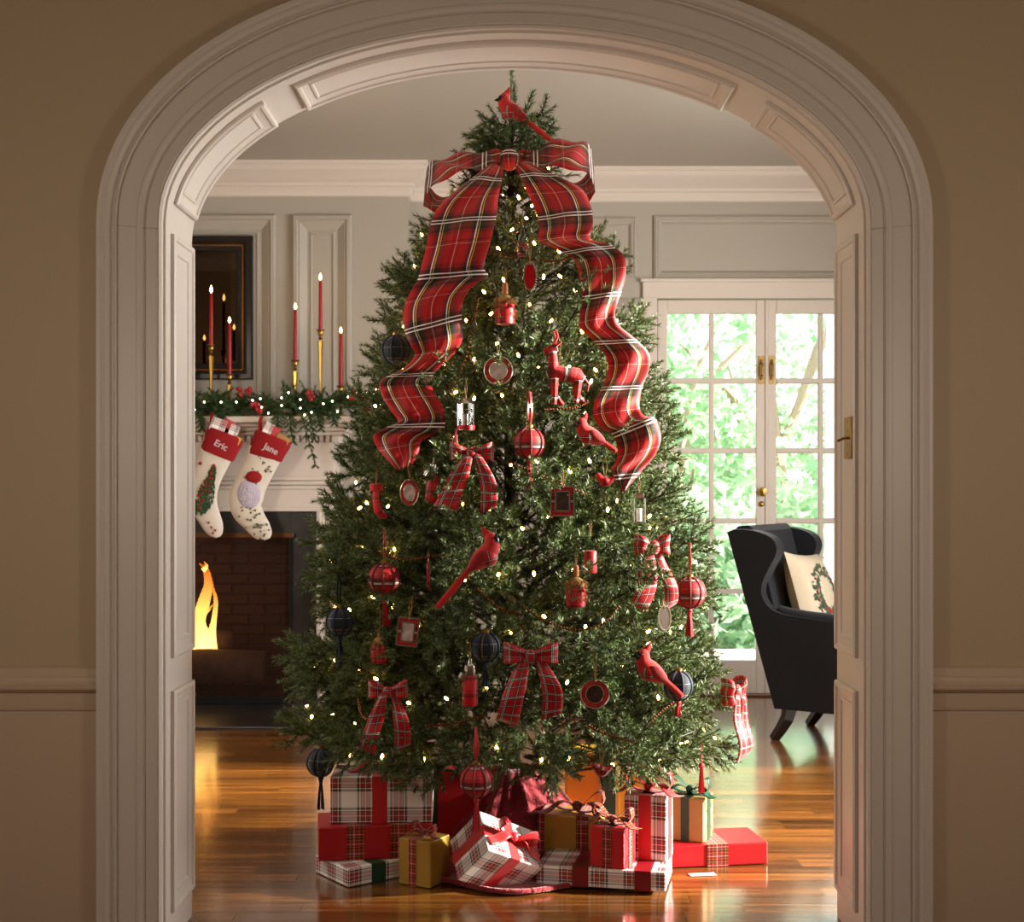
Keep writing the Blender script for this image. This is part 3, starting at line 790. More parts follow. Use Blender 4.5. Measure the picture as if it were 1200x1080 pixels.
# fire: grate, logs, flames
M_LOG = mat('charred_log', (70, 46, 30), 0.9, bump=0.6, bscale=30, vary=0.5, vscale=14)
M_LOGEND = mat('cut_log_end', (150, 100, 58), 0.85, vary=0.3, vscale=20)
gr = thing('fire_grate', 'black iron grate holding the burning logs', 'grate', (FC, 7.80, 0.014))
mb = MB()
for k in range(7): mb.tube([(-0.45 + 0.15 * k, -0.15, 0.2), (-0.45 + 0.15 * k, -0.12, 0.09), (-0.45 + 0.15 * k, 0.15, 0.09)], 0.01, 6)
mb.build('bar', M_IRON, gr)
for x in (-0.4, 0.4):
    for y_ in (-0.1, 0.12): MB().tube([(x, y_, 0.0), (x, y_, 0.09)], 0.01, 6).build('leg', M_IRON, gr)
def log(label, loc, length, r, rot):
    t = thing('log', label, 'log', loc, rot)
    n = 14; rows = []
    q = random.Random(len(label))
    amp = [1 + q.uniform(-.06, .06) for _ in range(n)]
    for x in np.linspace(-length / 2, length / 2, 8):
        rows.append([Vector((x, r * amp[k] * math.cos(2 * math.pi * k / n), r * amp[k] * math.sin(2 * math.pi * k / n))) * 1.0 for k in range(n)])
    mb = MB().grid(rows, close_u=True); mb.build('bark', M_LOG, t)
    e = MB(); e.face(rows[0][::-1]); e.face(rows[-1]); e.build('cut_end', M_LOGEND, t)
log('thick split log at the front of the grate, lit by the flames', (FC + 0.16, 7.70, 0.20), 0.62, 0.10, (0, 0.05, 0.12))
log('charred log lying behind the front log in the fire', (FC - 0.1, 7.86, 0.19), 0.7, 0.085, (0, -0.04, -0.1))
log('short log lying crosswise on top of the other logs', (FC + 0.0, 7.82, 0.34), 0.5, 0.07, (0, 0.1, 0.5))
def flame_mat():
    m = bpy.data.materials.new('flame'); m.use_nodes = True
    nt = m.node_tree; nt.nodes.remove(nt.nodes['Principled BSDF']); out = nt.nodes['Material Output']
    tc = nt.nodes.new('ShaderNodeTexCoord'); sp_ = nt.nodes.new('ShaderNodeSeparateXYZ'); nt.links.new(tc.outputs['Generated'], sp_.inputs[0])
    r = nt.nodes.new('ShaderNodeValToRGB'); els = r.color_ramp.elements
    els[0].position = 0; els[0].color = (1, 0.62, 0.20, 1); els[1].position = 1; els[1].color = (1.0, 0.20, 0.01, 1)
    e2 = els.new(0.45); e2.color = (1, 0.52, 0.10, 1)
    nt.links.new(sp_.outputs[2], r.inputs[0])
    s_ = nt.nodes.new('ShaderNodeMapRange'); s_.inputs[3].default_value = 7.0; s_.inputs[4].default_value = 1.2; nt.links.new(sp_.outputs[2], s_.inputs[0])
    e = nt.nodes.new('ShaderNodeEmission'); nt.links.new(r.outputs[0], e.inputs[0]); nt.links.new(s_.outputs[0], e.inputs[1]); nt.links.new(e.outputs[0], out.inputs[0])
    return m
M_FLAME = flame_mat()
fire = thing('fire', 'orange log fire burning behind the mesh screen', 'fire', (FC, 7.74, 0.28))
fpx = lambda px, py: (P(px, py, 7.74) - Vector((FC, 7.74, 0.28)))
for tongue in ([(238, 768, 26), (236, 748, 20), (232, 728, 15), (238, 705, 14), (243, 685, 10), (240, 668, 7), (232, 660, 1)],
               [(226, 768, 16), (226, 745, 12), (222, 720, 9), (226, 705, 5), (228, 695, 1)],
               [(246, 768, 18), (247, 745, 10), (250, 725, 6), (252, 705, 5), (249, 690, 2.5), (247, 676, 0.6)],
               [(252, 768, 8), (250, 752, 4), (247, 742, 1)], [(240, 668, 6), (244, 662, 4), (241, 657, .6)], [(232, 722, 6), (243, 715, 4), (249, 708, .6)],
               [(196, 768, 26), (200, 740, 20), (196, 715, 12), (202, 690, 6), (200, 672, 1)],
               [(170, 768, 20), (168, 742, 14), (173, 722, 8), (170, 706, 1)], [(214, 768, 16), (210, 748, 11), (214, 735, 5), (212, 722, 1)]):
    sp3 = spline(tongue, 5); jy = rng.uniform(-.05, .05)
    mb = MB(); mb.tube([fpx(a, b) + Vector((0, jy, 0)) for a, b, r in sp3], [max(0.002, r / 2 / (F / 7.74)) for a, b, r in sp3], 10, flat=1.0)
    mb.build('flame', M_FLAME, fire)
em = MB()
for k in range(26): em.ball((rng.uniform(-.2, .35), rng.uniform(-.06, .06), rng.uniform(-.14, -.02)), rng.uniform(.012, .024), 6, 4)
em.build('ember', mat('ember', (90, 30, 12), 0.9, emit=(1.0, 0.22, 0.03), estr=2.2), fire)

# ------------------------------------------------------------------ mirror over the mantel
mx1 = (297 - 603) / (F / YM); mx0 = 2 * FC - mx1
mz1 = H + (570 - 277) / (F / YM); mz0 = H + (570 - 445) / (F / YM)
mir = thing('mirror', 'darkened mirror in black frame with gold beading above the mantel', 'mirror', (FC, YM, (mz0 + mz1) / 2))
Lm, Wm = mz1 - mz0, mx1 - mx0
fm = lambda a, u, h: Vector((u - Wm / 2, -h, a - Lm / 2))
mb = MB(); ring_panel(mb, Lm, Wm, [(0, 0), (0, 0.03), (0.006, 0.04), (0.03, 0.045), (0.045, 0.036), (0.05, 0.03)], fm, fill=False); mb.build('outer_frame', M_BLACK, mir, angle=25)
mb = MB(); ring_panel(mb, Lm, Wm, [(0.062, 0.03), (0.064, 0.034), (0.085, 0.03), (0.095, 0.022)], fm, fill=False); mb.build('inner_frame', M_BLACK, mir, angle=25)
mb = MB()
e = 0.056
def bead_line(p, q):
    n = int((q - p).length / 0.013)
    for k in range(n): mb.ball(p.lerp(q, (k + .5) / n), 0.0062, 6, 4)
c4 = [fm(e, e, .033), fm(Lm - e, e, .033), fm(Lm - e, Wm - e, .033), fm(e, Wm - e, .033)]
for k in range(4): bead_line(c4[k], c4[(k + 1) % 4])
stuff(mb.build('gold_beading', mat('gilt', (170, 110, 50), 0.35, 0.9), mir))
mb = MB(); ring_panel(mb, Lm, Wm, [(0.095, 0.020), (0.125, 0.024)], fm, fill=True)
mb.build('glass', mat('darkened_mirror_glass', (78, 66, 54), 0.03, 1.0), mir, smooth=False)  # dark tint puts the dim room's reflection into the glass colour

# ------------------------------------------------------------------ candlesticks and candles
M_WAX = mat('red_wax', (158, 16, 24), 0.42, spec=0.5)
M_CFL = mat('candle_flame', (255, 190, 90), 0.5, emit=(1.0, 0.62, 0.22), estr=22.0)
def candlestick(px, py_fl, py_top, py_cup, d, slabel, clabel):
    """py: flame tip, candle top, candle foot"""
    S = F / d
    x = (px - 603) / S; zc = H + (570 - py_cup) / S; ztop = H + (570 - py_top) / S
    t = thing('candlestick', slabel, 'candlestick', (x, d, zsh), group='brass candlesticks on the mantel')
    hgt = zc - zsh
    MB().lathe([(0.0, 0.0), (0.048, 0.0), (0.05, 0.006), (0.044, 0.012), (0.03, 0.018), (0.014, 0.026), (0.008, 0.034)], 20).build('base', M_BRASS, t)
    MB().lathe([(0.0075, 0.03), (0.006, 0.04), (0.0085, 0.05), (0.006, 0.06), (0.008, hgt * 0.45), (0.0155, hgt - 0.075), (0.0165, hgt - 0.065)], 6).build('stem', M_BRASS, t, angle=25)
    MB().lathe([(0.010, hgt - 0.066), (0.008, hgt - 0.058), (0.014, hgt - 0.05), (0.008, hgt - 0.042), (0.010, hgt - 0.034), (0.016, hgt - 0.026), (0.016, hgt - 0.012), (0.024, hgt - 0.004), (0.025, hgt), (0.012, hgt + 0.002), (0.012, hgt - 0.02), (0.0, hgt - 0.02)], 18).build('cup', M_BRASS, t, angle=35)
    c = thing('candle', clabel, 'candle', (x, d, zc - 0.018), group='lit red taper candles on the mantel')
    L = ztop - zc + 0.018
    MB().lathe([(0.0, 0), (0.0115, 0), (0.0105, L * .6), (0.0092, L - 0.004), (0.006, L), (0.0, L - 0.001)], 16).build('wax', M_WAX, c)
    MB().tube([(0, 0, L - 0.004), (0.001, 0, L + 0.006)], 0.0012, 5).build('wick', M_BLACK, c)
    fh = (py_top - py_fl) / S
    MB().lathe([(0.0, L + 0.002), (0.006, L + 0.25 * fh), (0.0085, L + 0.42 * fh), (0.0065, L + 0.65 * fh), (0.0028, L + 0.88 * fh), (0.0, L + fh)], 10, cap=False).build('flame', M_CFL, c)
dC = 7.56
candlestick(223.5, 384, 392, 452, dC, 'brass candlestick half hidden by the left jamb of the arch', 'red taper candle half hidden by the left jamb of the arch')
candlestick(247.5, 334, 344, 404, dC, 'tall brass candlestick in front of the dark mirror', 'tallest red taper candle burning in front of the mirror')
candlestick(269, 371, 379, 438, dC, 'short brass candlestick near the mirror frame corner', 'lit red taper candle beside the beaded mirror frame')
candlestick(346, 355, 363, 422, dC, 'mid height brass candlestick between mirror and narrow wall panel', 'lit red taper candle between mirror and narrow wall panel')
candlestick(375.5, 320, 329, 386, dC, 'tallest brass candlestick in front of the narrow wall panel', 'highest red taper candle, glowing on the narrow wall panel')
candlestick(399.5, 383, 391, 452, dC, 'shortest brass candlestick at the mantel end near the tree', 'lit red taper candle at the mantel end near the tree')

# ------------------------------------------------------------------ wing chair and cushion
M_VELVET = mat('black_velvet', (15, 16, 21), 0.7, sheen=0.12, bump=0.05, bscale=25, vary=0.25, vscale=5, spec=0.2)
M_DKWOOD = mat('dark_wood', (38, 22, 16), 0.35)
rc = -math.radians(33)
ch = thing('wing_chair', 'black velvet wing chair with dark splayed legs by the french doors', 'armchair', (1.43, 6.72, 0), (0, 0, rc))
side = [(0.0, 0.165), (0.70, 0.165), (0.725, 0.30), (0.73, 0.55), (0.66, 0.62), (0.50, 0.605), (0.30, 0.60), (0.12, 0.615), (0.03, 0.628), (-0.03, 0.655), (-0.062, 0.70), (-0.068, 0.745), (-0.055, 0.79), (-0.025, 0.85), (0.005, 0.905), (0.01, 0.95), (-0.015, 0.99), (-0.07, 1.015), (-0.14, 1.028), (-0.21, 1.03), (-0.248, 1.015)]
side_s = [(a, b) for a, b in spline(side[2:-1], 3)]
outl = side[:2] + side_s + [side[-1]]
for s in (-1, 1):
    MB().prism(outl, s * 0.27 - 0.045, s * 0.27 + 0.045).build('wing_side', M_VELVET, ch, bevel=0.026, bseg=4, angle=50)
    mb = MB(); mb.tube([(0.0, s * 0.27, 0.64), (0.05, s * 0.27, 0.615), (0.14, s * 0.268, 0.597), (0.3, s * 0.266, 0.583), (0.50, s * 0.266, 0.588), (0.64, s * 0.266, 0.602), (0.70, s * 0.266, 0.59), (0.73, s * 0.266, 0.565)], [0.025, 0.04, 0.047, 0.05, 0.052, 0.052, 0.048, 0.03], 14)
    mb.build('arm', M_VELVET, ch)
back = [(-0.0, 0.165), (-0.05, 0.34), (-0.242, 1.02), (-0.215, 1.045), (-0.16, 1.048), (-0.125, 1.02), (-0.03, 0.66), (0.06, 0.40), (0.06, 0.165)]
MB().prism(back, -0.25, 0.25).build('backrest', M_VELVET, ch, bevel=0.025, bseg=4, angle=50)
MB().box((0.37, 0, 0.245), (0.66, 0.48, 0.17)).build('seat_frame', M_VELVET, ch, bevel=0.015)
MB().box((0.39, 0, 0.40), (0.64, 0.44, 0.17)).build('seat_cushion', M_VELVET, ch, bevel=0.05, bseg=4)
for s in (-1, 1):
    mb = MB(); mb.tube([(0.05, s * 0.24, 0.17), (0.035, s * 0.24, 0.11), (0.0, s * 0.24, 0.05), (-0.035, s * 0.24, 0.0)], [0.038, 0.034, 0.029, 0.025], 4, up=(0, 1, 0)); mb.build('leg', M_DKWOOD, ch, smooth=False)
    mb = MB(); mb.tube([(0.64, s * 0.24, 0.17), (0.645, s * 0.24, 0.0)], [0.036, 0.022], 4, up=(0, 1, 0)); mb.build('leg', M_DKWOOD, ch, smooth=False)
# piping line along the back edge of the near side
# cushion
cu = thing('cushion', 'cream throw cushion embroidered with a holly wreath and red bird', 'cushion', (1.43, 6.72, 0))
cu.rotation_euler = (0, 0, rc)
M_LINEN = mat('cream_linen', (176, 160, 136), 0.9, bump=0.2, bscale=250)
def cushion_mesh():
    mb = MB(); n = 14
    for sgn in (1, -1):
        rows = []
        for i in range(n + 1):
            row = []
            for j in range(n + 1):
                u, v = 2 * i / n - 1, 2 * j / n - 1
                th = 0.085 * (max(0, 1 - u * u) ** 0.45) * (max(0, 1 - v * v) ** 0.45)
                pin = 1 - 0.06 * (1 - abs(u) ** 2) * abs(v) ** 3, 1 - 0.06 * (1 - abs(v) ** 2) * abs(u) ** 3
                row.append(Vector((sgn * th, u * 0.225 * pin[1], v * 0.225 * pin[0])))
            rows.append(row if sgn < 0 else row[::-1])
        mb.grid(rows)
    return mb
crot = Euler((math.radians(-4), math.radians(-17), math.radians(0)))
cloc = Vector((0.065, 0.03, 0.69))
cover = cushion_mesh().build('cover', M_LINEN, cu, loc=cloc, rot=crot)
wl_ = MB(); wr2 = random.Random(9)
for k in range(150):
    a = wr2.random() * 6.28; q = 0.115 + wr2.uniform(-.03, .03)
    u, v = q * math.cos(a), q * math.sin(a)
    th = 0.085 * (1 - (u / .225) ** 2) ** .45 * (1 - (v / .225) ** 2) ** .45 + 0.003
    b = wr2.random() * 6.28; l = wr2.uniform(.014, .024)
    d1 = Vector((0, math.cos(b), math.sin(b))); d2 = Vector((0, -math.sin(b), math.cos(b)))
    c = Vector((th, u, v))
    wl_.face([c - d1 * l, c - d2 * l * .4, c + d1 * l, c + d2 * l * .4])
stuff(wl_.build('wreath_leaves', mat('embroidery_green', (58, 76, 52), 0.9), cover, smooth=False))
bb = MB()
for k in range(16):
    a = wr2.random() * 6.28; q = 0.115 + wr2.uniform(-.025, .025); u, v = q * math.cos(a), q * math.sin(a)
    bb.ball((0.085 * (1 - (u / .225) ** 2) ** .45 * (1 - (v / .225) ** 2) ** .45 + .004, u, v), 0.006, 6, 4)
stuff(bb.build('berries', mat('embroidery_red', (150, 30, 34), 0.9), cover))
bd = MB(); bd.ball((0.078, -0.02, -0.095), 0.02, 8, 6, (0.3, 1.3, .8)); bd.ball((0.078, -0.045, -0.08), 0.011, 8, 6, (.4, 1, 1))
bd.build('stitched_bird', MATS['embroidery_red'], cover)

# ------------------------------------------------------------------ the christmas tree
TX, TY = -0.012, 4.66
TZ = [0.20, 0.315, 0.464, 0.673, 1.0, 1.15, 1.449, 1.747, 2.076, 2.30, 2.494, 2.60, 2.73]
TR = [0.66, 0.735, 0.74, 0.705, 0.66, 0.60, 0.515, 0.445, 0.335, 0.20, 0.11, 0.06, 0.02]
def trad(z): return float(np.interp(z, TZ, TR))
def on_tree(px, py, off=0.0):
    """point of the tree's outer surface seen at this pixel of the photograph"""
    d = TY - 0.3
    for _ in range(30):
        x = (px - 603) * d / F - TX; z = H + (570 - py) * d / F
        r = trad(z); d = 0.5 * d + 0.5 * (TY - math.sqrt(max(r * r - x * x, 0.0)))
    return P(px, py, d - off - (0.022 if off > 0 else 0))

def needle_mat(name, c_lo, c_hi, c_pale):
    m = bpy.data.materials.new(name); m.use_nodes = True
    nt = m.node_tree; b = nt.nodes['Principled BSDF']
    g = nt.nodes.new('ShaderNodeNewGeometry'); r = nt.nodes.new('ShaderNodeValToRGB'); e = r.color_ramp.elements
    e[0].position = 0; e[0].color = srgb(c_lo); e[1].position = 1; e[1].color = srgb(c_pale)
    k = e.new(0.72); k.color = srgb(c_hi)
    nt.links.new(g.outputs['Random Per Island'], r.inputs[0]); nt.links.new(r.outputs[0], b.inputs['Base Color'])
    b.inputs['Roughness'].default_value = 0.42; b.inputs['Specular IOR Level'].default_value = 0.45
    MATS[name] = m; return m
M_NEEDLE = needle_mat('fir_needles', (38, 56, 30), (94, 114, 52), (164, 178, 142))
M_INNER = needle_mat('inner_brown_needles_shaded', (30, 26, 14), (62, 54, 26), (80, 84, 44))  # brown inner needles, darkened to put the shade of recesses into the colour
M_TWIG = mat('twig', (62, 46, 28), 0.9)
NR = np.random.default_rng(11)
def needles(p0, p1, n, nl=0.022, w=0.0027, spread=0.80, taper=0.2):
    p0 = np.array(p0, float); p1 = np.array(p1, float)
    a = p1 - p0; L = np.linalg.norm(a); a = a / max(L, 1e-6)
    t = NR.random(n)
    ref = np.array([0.3, 0.5, 0.8]) if abs(a[2]) < 0.8 else np.array([0.9, 0.2, 0.1])
    u = np.cross(a, ref); u /= np.linalg.norm(u); v = np.cross(a, u)
    ph = NR.random(n) * 2 * np.pi
    perp = np.cos(ph)[:, None] * u + np.sin(ph)[:, None] * v
    sp_ = spread + NR.normal(0, 0.1, n)
    sp_ = sp_ * (1 - 0.35 * t ** 3)
    d = a[None] * np.sqrt(np.clip(1 - sp_ ** 2, 0.05, 1))[:, None] + perp * sp_[:, None]
    l = nl * (0.8 + 0.4 * NR.random(n)) * (1 - taper * t)
    b = p0 + t[:, None] * (p1 - p0)
    side = np.cross(d, NR.normal(0, 1, (n, 3))); side /= np.linalg.norm(side, axis=1)[:, None]
    V = np.empty((n, 3, 3)); V[:, 0] = b - side * w / 2; V[:, 1] = b + side * w / 2; V[:, 2] = b + d * l[:, None]
    return V
def stick(p0, p1, r0, r1):
    p0 = Vector(p0); p1 = Vector(p1); a = (p1 - p0).normalized(); u = a.orthogonal().normalized(); v = a.cross(u)
    A = [p0 + (u * math.cos(k * 2.094) + v * math.sin(k * 2.094)) * r0 for k in range(3)]; B = [p1 + (u * math.cos(k * 2.094) + v * math.sin(k * 2.094)) * r1 for k in range(3)]
    T = []
    for k in range(3): T += [[A[k], A[(k + 1) % 3], B[k]], [A[(k + 1) % 3], B[(k + 1) % 3], B[k]]]
    return np.array([[tuple(p) for p in t] for t in T])
def bough_mesh(L, tail, seed, dens=1150, tw=1.0):
    """a bough along +x, tip at (L,0,0); twigs fan sideways, slightly upturned"""
    q = random.Random(seed); V = []; S = []
    curve = lambda t: np.array([L * t, q0 * math.sin(t * 3.0) * 0.02, 0.10 * L * t * t])
    q0 = q.uniform(-1, 1)
    n = 7; ax = [curve(k / n) for k in range(n + 1)]
    for a, b in zip(ax[1:], ax[2:]): V.append(needles(a, b, int(np.linalg.norm(b - a) * dens * 0.8)))
    S.append(stick((-tail, 0, -0.02 * tail), ax[0], 0.006, 0.005))
    for a, b in zip(ax, ax[1:]): S.append(stick(a, b, 0.004, 0.003))
    tip = ax[-1]
    V.append(needles(tip - np.array([0.03, 0, 0.005]), tip + np.array([0.035, 0, 0.012]), 90, spread=0.6))
    k = max(4, int(L / 0.029)); ro = q.random() * 6.28
    for i in range(k):
        t = 0.10 + 0.86 * i / (k - 1); b0 = curve(t)
        for j in range(2):
            ro += 2.4 + q.uniform(-.3, .3)
            l = tw * (0.06 + 0.095 * (1 - t) ** 0.6 * min(1, L / 0.3)) * q.uniform(0.75, 1.2)
            an = math.radians(q.uniform(38, 62))
            d = np.array([math.cos(an), math.sin(an) * math.cos(ro) * 1.15, math.sin(an) * math.sin(ro) * 0.85 + 0.08]); d /= np.linalg.norm(d)
            e = b0 + d * l
            V.append(needles(b0 + d * l * 0.12, e, int(l * dens))); S.append(stick(b0, e, 0.0022, 0.0014))
            if l > 0.08:
                s2 = b0 + d * l * 0.5; d2 = d + np.array([0.5, -d[1] * 0.9, q.uniform(-.2, .5)]); d2 /= np.linalg.norm(d2)
                V.append(needles(s2, s2 + d2 * l * 0.55, int(l * 0.55 * dens)))
    V = np.concatenate(V); S = np.concatenate(S)
    me = tri_mesh('branch', np.concatenate([V, S]), M_NEEDLE)
    me.materials.append(M_TWIG)
    n_ = len(me.polygons); idx = np.zeros(n_, dtype=np.int32); idx[len(V):] = 1
    me.polygons.foreach_set('material_index', idx)
    return me
BM = {'a': [bough_mesh(0.10, 0.03, 1), bough_mesh(0.11, 0.03, 2)], 'b': [bough_mesh(0.19, 0.05, 3), bough_mesh(0.20, 0.05, 4), bough_mesh(0.18, 0.05, 13)],
      'c': [bough_mesh(0.30, 0.18, 5), bough_mesh(0.32, 0.18, 6), bough_mesh(0.28, 0.18, 7), bough_mesh(0.31, 0.18, 14)]}
tree = thing('christmas_tree', 'tall decorated green fir tree standing in the arched opening', 'christmas tree', (TX, TY, 0))
MB().tube([(0, 0, 0.02), (0, 0, 1.2), (0, 0, 2.55)], [0.035, 0.026, 0.008], 10).build('trunk', M_TWIG, tree)
mb = MB(); mb.lathe([(0.05, 0.1), (0.05, 0.0)], 12)
for k in range(4): mb.box((0.13 * math.cos(k * R90 + .4), 0.13 * math.sin(k * R90 + .4), 0.015), (0.22, 0.03, 0.03), Euler((0, 0, k * R90 + .4)))
mb.build('stand', M_IRON, tree, smooth=False)
tr = random.Random(21)
def put_branch(z, th, rr, el):
    cls = 'a' if rr < 0.16 else ('b' if rr < 0.36 else 'c')
    me = tr.choice(BM[cls]); L = {'a': 0.105, 'b': 0.19, 'c': 0.30}[cls]
    sc = tr.uniform(0.92, 1.1)
    tip = Vector((rr * math.cos(th), rr * math.sin(th), z))
    M = Euler((tr.uniform(-.5, .5), -el, th)).to_matrix()
    loc = tip - M @ Vector((L * sc, 0, 0.1 * L * sc))
    o = link('branch', me, tree, loc=loc, rot=M.to_euler())
    o.scale = (sc, sc, sc)
    return o
nb = 0
levels = []
z = 0.38
while z < 2.26:
    levels.append(z); z += 0.088 if z < 1.9 else 0.075
tot = sum(max(trad(z), .09) for z in levels)
for i, z in enumerate(levels):
    n = max(5, int(round(268 * max(trad(z), .09) / tot)))
    for k in range(n):
        f_ = (k + tr.uniform(.15, .85)) / n
        # two thirds of the boughs in the half turned to the room's arch
        th = -math.pi / 2 + (f_ - .5) * 2 * (math.pi * 0.58) / 0.70 if abs(f_ - .5) < 0.35 else math.pi / 2 + (((f_ - .85) if f_ > .5 else (f_ + .15)) / 0.15) * math.pi * 0.40
        zz = z + tr.uniform(-.05, .05)
        rr = trad(zz) * tr.choice((0.86, 0.94, 1.0, 1.05)) * tr.uniform(.95, 1.04)
        frac = (zz - .3) / 2.3
        el = math.radians((-15 if abs(math.cos(th)) > .8 else 0) * max(0, 1 - frac * 3) + 44 * max(0, frac) ** 0.9 + tr.uniform(-9, 13))
        if z < .42 and abs(math.cos(th)) < .8: zz += .055
        put_branch(zz, th, max(rr, .05), el); nb += 1
for z, n, r_ in ((2.27, 6, .20), (2.33, 6, .165), (2.39, 5, .13)):
    for k in range(n):
        th = -math.pi / 2 + (k - (n - 1) / 2) * (3.6 / n) + tr.uniform(-.2, .2)
        put_branch(z, th, r_ * .78, math.radians(20 + tr.uniform(-8, 10)))
# leader and crown twigs
for (a, b, n) in (((0, 0, 2.40), (0.0, 0, 2.60), 380), ((0, 0, 2.58), (-0.012, 0, 2.755), 420)):
    pass
top = np.concatenate([needles((0, 0, 2.36), (0.012, 0, 2.60), 420), needles((0.012, 0, 2.58), (-0.004, 0, 2.765), 420, taper=.1), stick((0, 0, 2.3), (0, 0, 2.76), .004, .002)])
link('leader', tri_mesh('leader', top, M_NEEDLE), tree)
for th, l, z in ((3.3, .13, 2.46), (-.1, .13, 2.47), (-1.2, .11, 2.5), (-2.2, .12, 2.45), (.9, .12, 2.5), (2.4, .12, 2.43), (-.6, .14, 2.52), (-2.6, .10, 2.53)):
    o = link('branch', BM['a'][0], tree, loc=(0, 0, z - 0.03), rot=(tr.uniform(-.4, .4), -math.radians(tr.uniform(-4, 14)), th)); o.scale = (l / .105,) * 3
# inner needles that close the view to the trunk
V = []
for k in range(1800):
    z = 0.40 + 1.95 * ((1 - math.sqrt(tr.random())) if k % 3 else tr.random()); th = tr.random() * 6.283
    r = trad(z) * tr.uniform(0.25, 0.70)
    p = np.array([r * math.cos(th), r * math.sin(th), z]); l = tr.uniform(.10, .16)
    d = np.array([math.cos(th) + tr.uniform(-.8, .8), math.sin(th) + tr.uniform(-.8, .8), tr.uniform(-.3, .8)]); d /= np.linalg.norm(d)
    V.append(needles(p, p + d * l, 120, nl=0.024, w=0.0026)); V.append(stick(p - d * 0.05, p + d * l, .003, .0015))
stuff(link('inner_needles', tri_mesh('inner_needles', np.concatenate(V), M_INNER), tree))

# fuller green close to the trunk under the bow
V = []
for k in range(90):
    z = tr.uniform(1.95, 2.40); th = -math.pi / 2 + tr.uniform(-1.7, 1.7); r = trad(z) * tr.uniform(.15, .6)
    p = np.array([r * math.cos(th), r * math.sin(th), z]); d = np.array([math.cos(th) + tr.uniform(-.9, .9), math.sin(th) + tr.uniform(-.5, .5), tr.uniform(-.2, .7)]); d /= np.linalg.norm(d)
    V.append(needles(p, p + d * .09, 110))
stuff(link('upper_needles', tri_mesh('upper_needles', np.concatenate(V), M_NEEDLE), tree))

# string of lights wound round the tree
M_BULB = mat('warm_bulb', (255, 200, 120), 0.4, emit=(1.0, 0.52, 0.15), estr=42.0)
M_WIREG = mat('green_wire', (22, 36, 20), 0.6)
sl = thing('light_string', 'string of small warm white bulbs wound round the christmas tree', 'fairy lights', (TX, TY, 0))
bulb = MB().lathe([(0.0, -0.004), (0.0032, -0.002), (0.0042, 0.003), (0.003, 0.009), (0.0, 0.012)], 8, cap=False); bo = bulb.build('bulb', M_BULB, sl)
wire = []
nbulb = 0; th = 0.0
turns = 15; steps = 520
for k in range(steps):
    f_ = k / steps
    z = 0.36 + 2.0 * (1 - (1 - f_) ** 1.55)
    th = -turns * 2 * math.pi * f_ * (1 + .0)
    r = trad(z) * (0.74 + 0.10 * math.sin(k * 1.7) + 0.05 * math.sin(k * 0.61))
    zz = z + 0.035 * math.sin(k * 0.93) + 0.02 * math.sin(k * 2.3)
    p = Vector((r * math.cos(th), r * math.sin(th), zz)); wire.append(p)
    front = math.sin(th) < 0.25
    if (front and k % 5 != 0) or k % 3 == 0:
        if nbulb < 298:
            b_ = bo if nbulb == 0 else bo.copy()
            if nbulb: COL.objects.link(b_)
            rr = trad(zz) * tr.uniform(0.80, 1.0)
            b_.location = (rr * math.cos(th), rr * math.sin(th), zz); b_.rotation_euler = (tr.uniform(-1, 1), tr.uniform(-1, 1), 0)
            b_.scale = (1.08,) * 3; nbulb += 1
mb = MB(); mb.tube(wire, 0.0016, 4); mb.build('cord', M_WIREG, sl)

# ------------------------------------------------------------------ the great bow on top
M_REDRIB = mat('red_satin', (190, 20, 24), 0.4, sheen=0.2)
M_GREENRIB = mat('green_satin', (18, 62, 40), 0.42)
def px_strip(st, n, doff, ripple=0.0, seed=0):
    """st: (xl,yl,xr,yr[,extra]) edge pixels of the ribbon, laid on the tree surface"""
    L, R = [], []
    q = random.Random(seed)
    for k, v in enumerate(spline(st, n)):
        xl, yl, xr, yr, ex = v
        pm = on_tree((xl + xr) / 2, (yl + yr) / 2, doff + ex)
        d = pm.y
        L.append(P(xl, yl, d + 0.008)); R.append(P(xr, yr, d + 0.008))
    return L, R
bow = thing('ribbon_bow', 'large red tartan bow with two long tails on the tree top', 'bow', P(597, 190, 4.50))
o0 = bow.location.copy()
def rel(L): return [p - o0 for p in L]
tailL = [(574, 192, 590, 196, -.03), (548, 212, 588, 214, .00), (520, 236, 584, 232, .02), (507, 256, 582, 250, .03), (499, 290, 575, 282, .035), (492, 318, 567, 312, .03), (489, 329, 572, 322, .005), (483, 338, 562, 329, .02),
         (473, 362, 546, 345, .05), (474, 388, 541, 370, .055), (482, 406, 542, 394, .035), (486, 416, 535, 411, .01), (472, 432, 518, 428, .025), (446, 446, 504, 445, .05), (447, 462, 508, 458, .05), (457, 480, 518, 474, .03), (466, 494, 522, 488, .0), (450, 502, 520, 503, .02), (437, 511, 505, 511, .045), (443, 526, 494, 517, .04), (456, 541, 490, 532, .03), (466, 551, 482, 546, .025)]
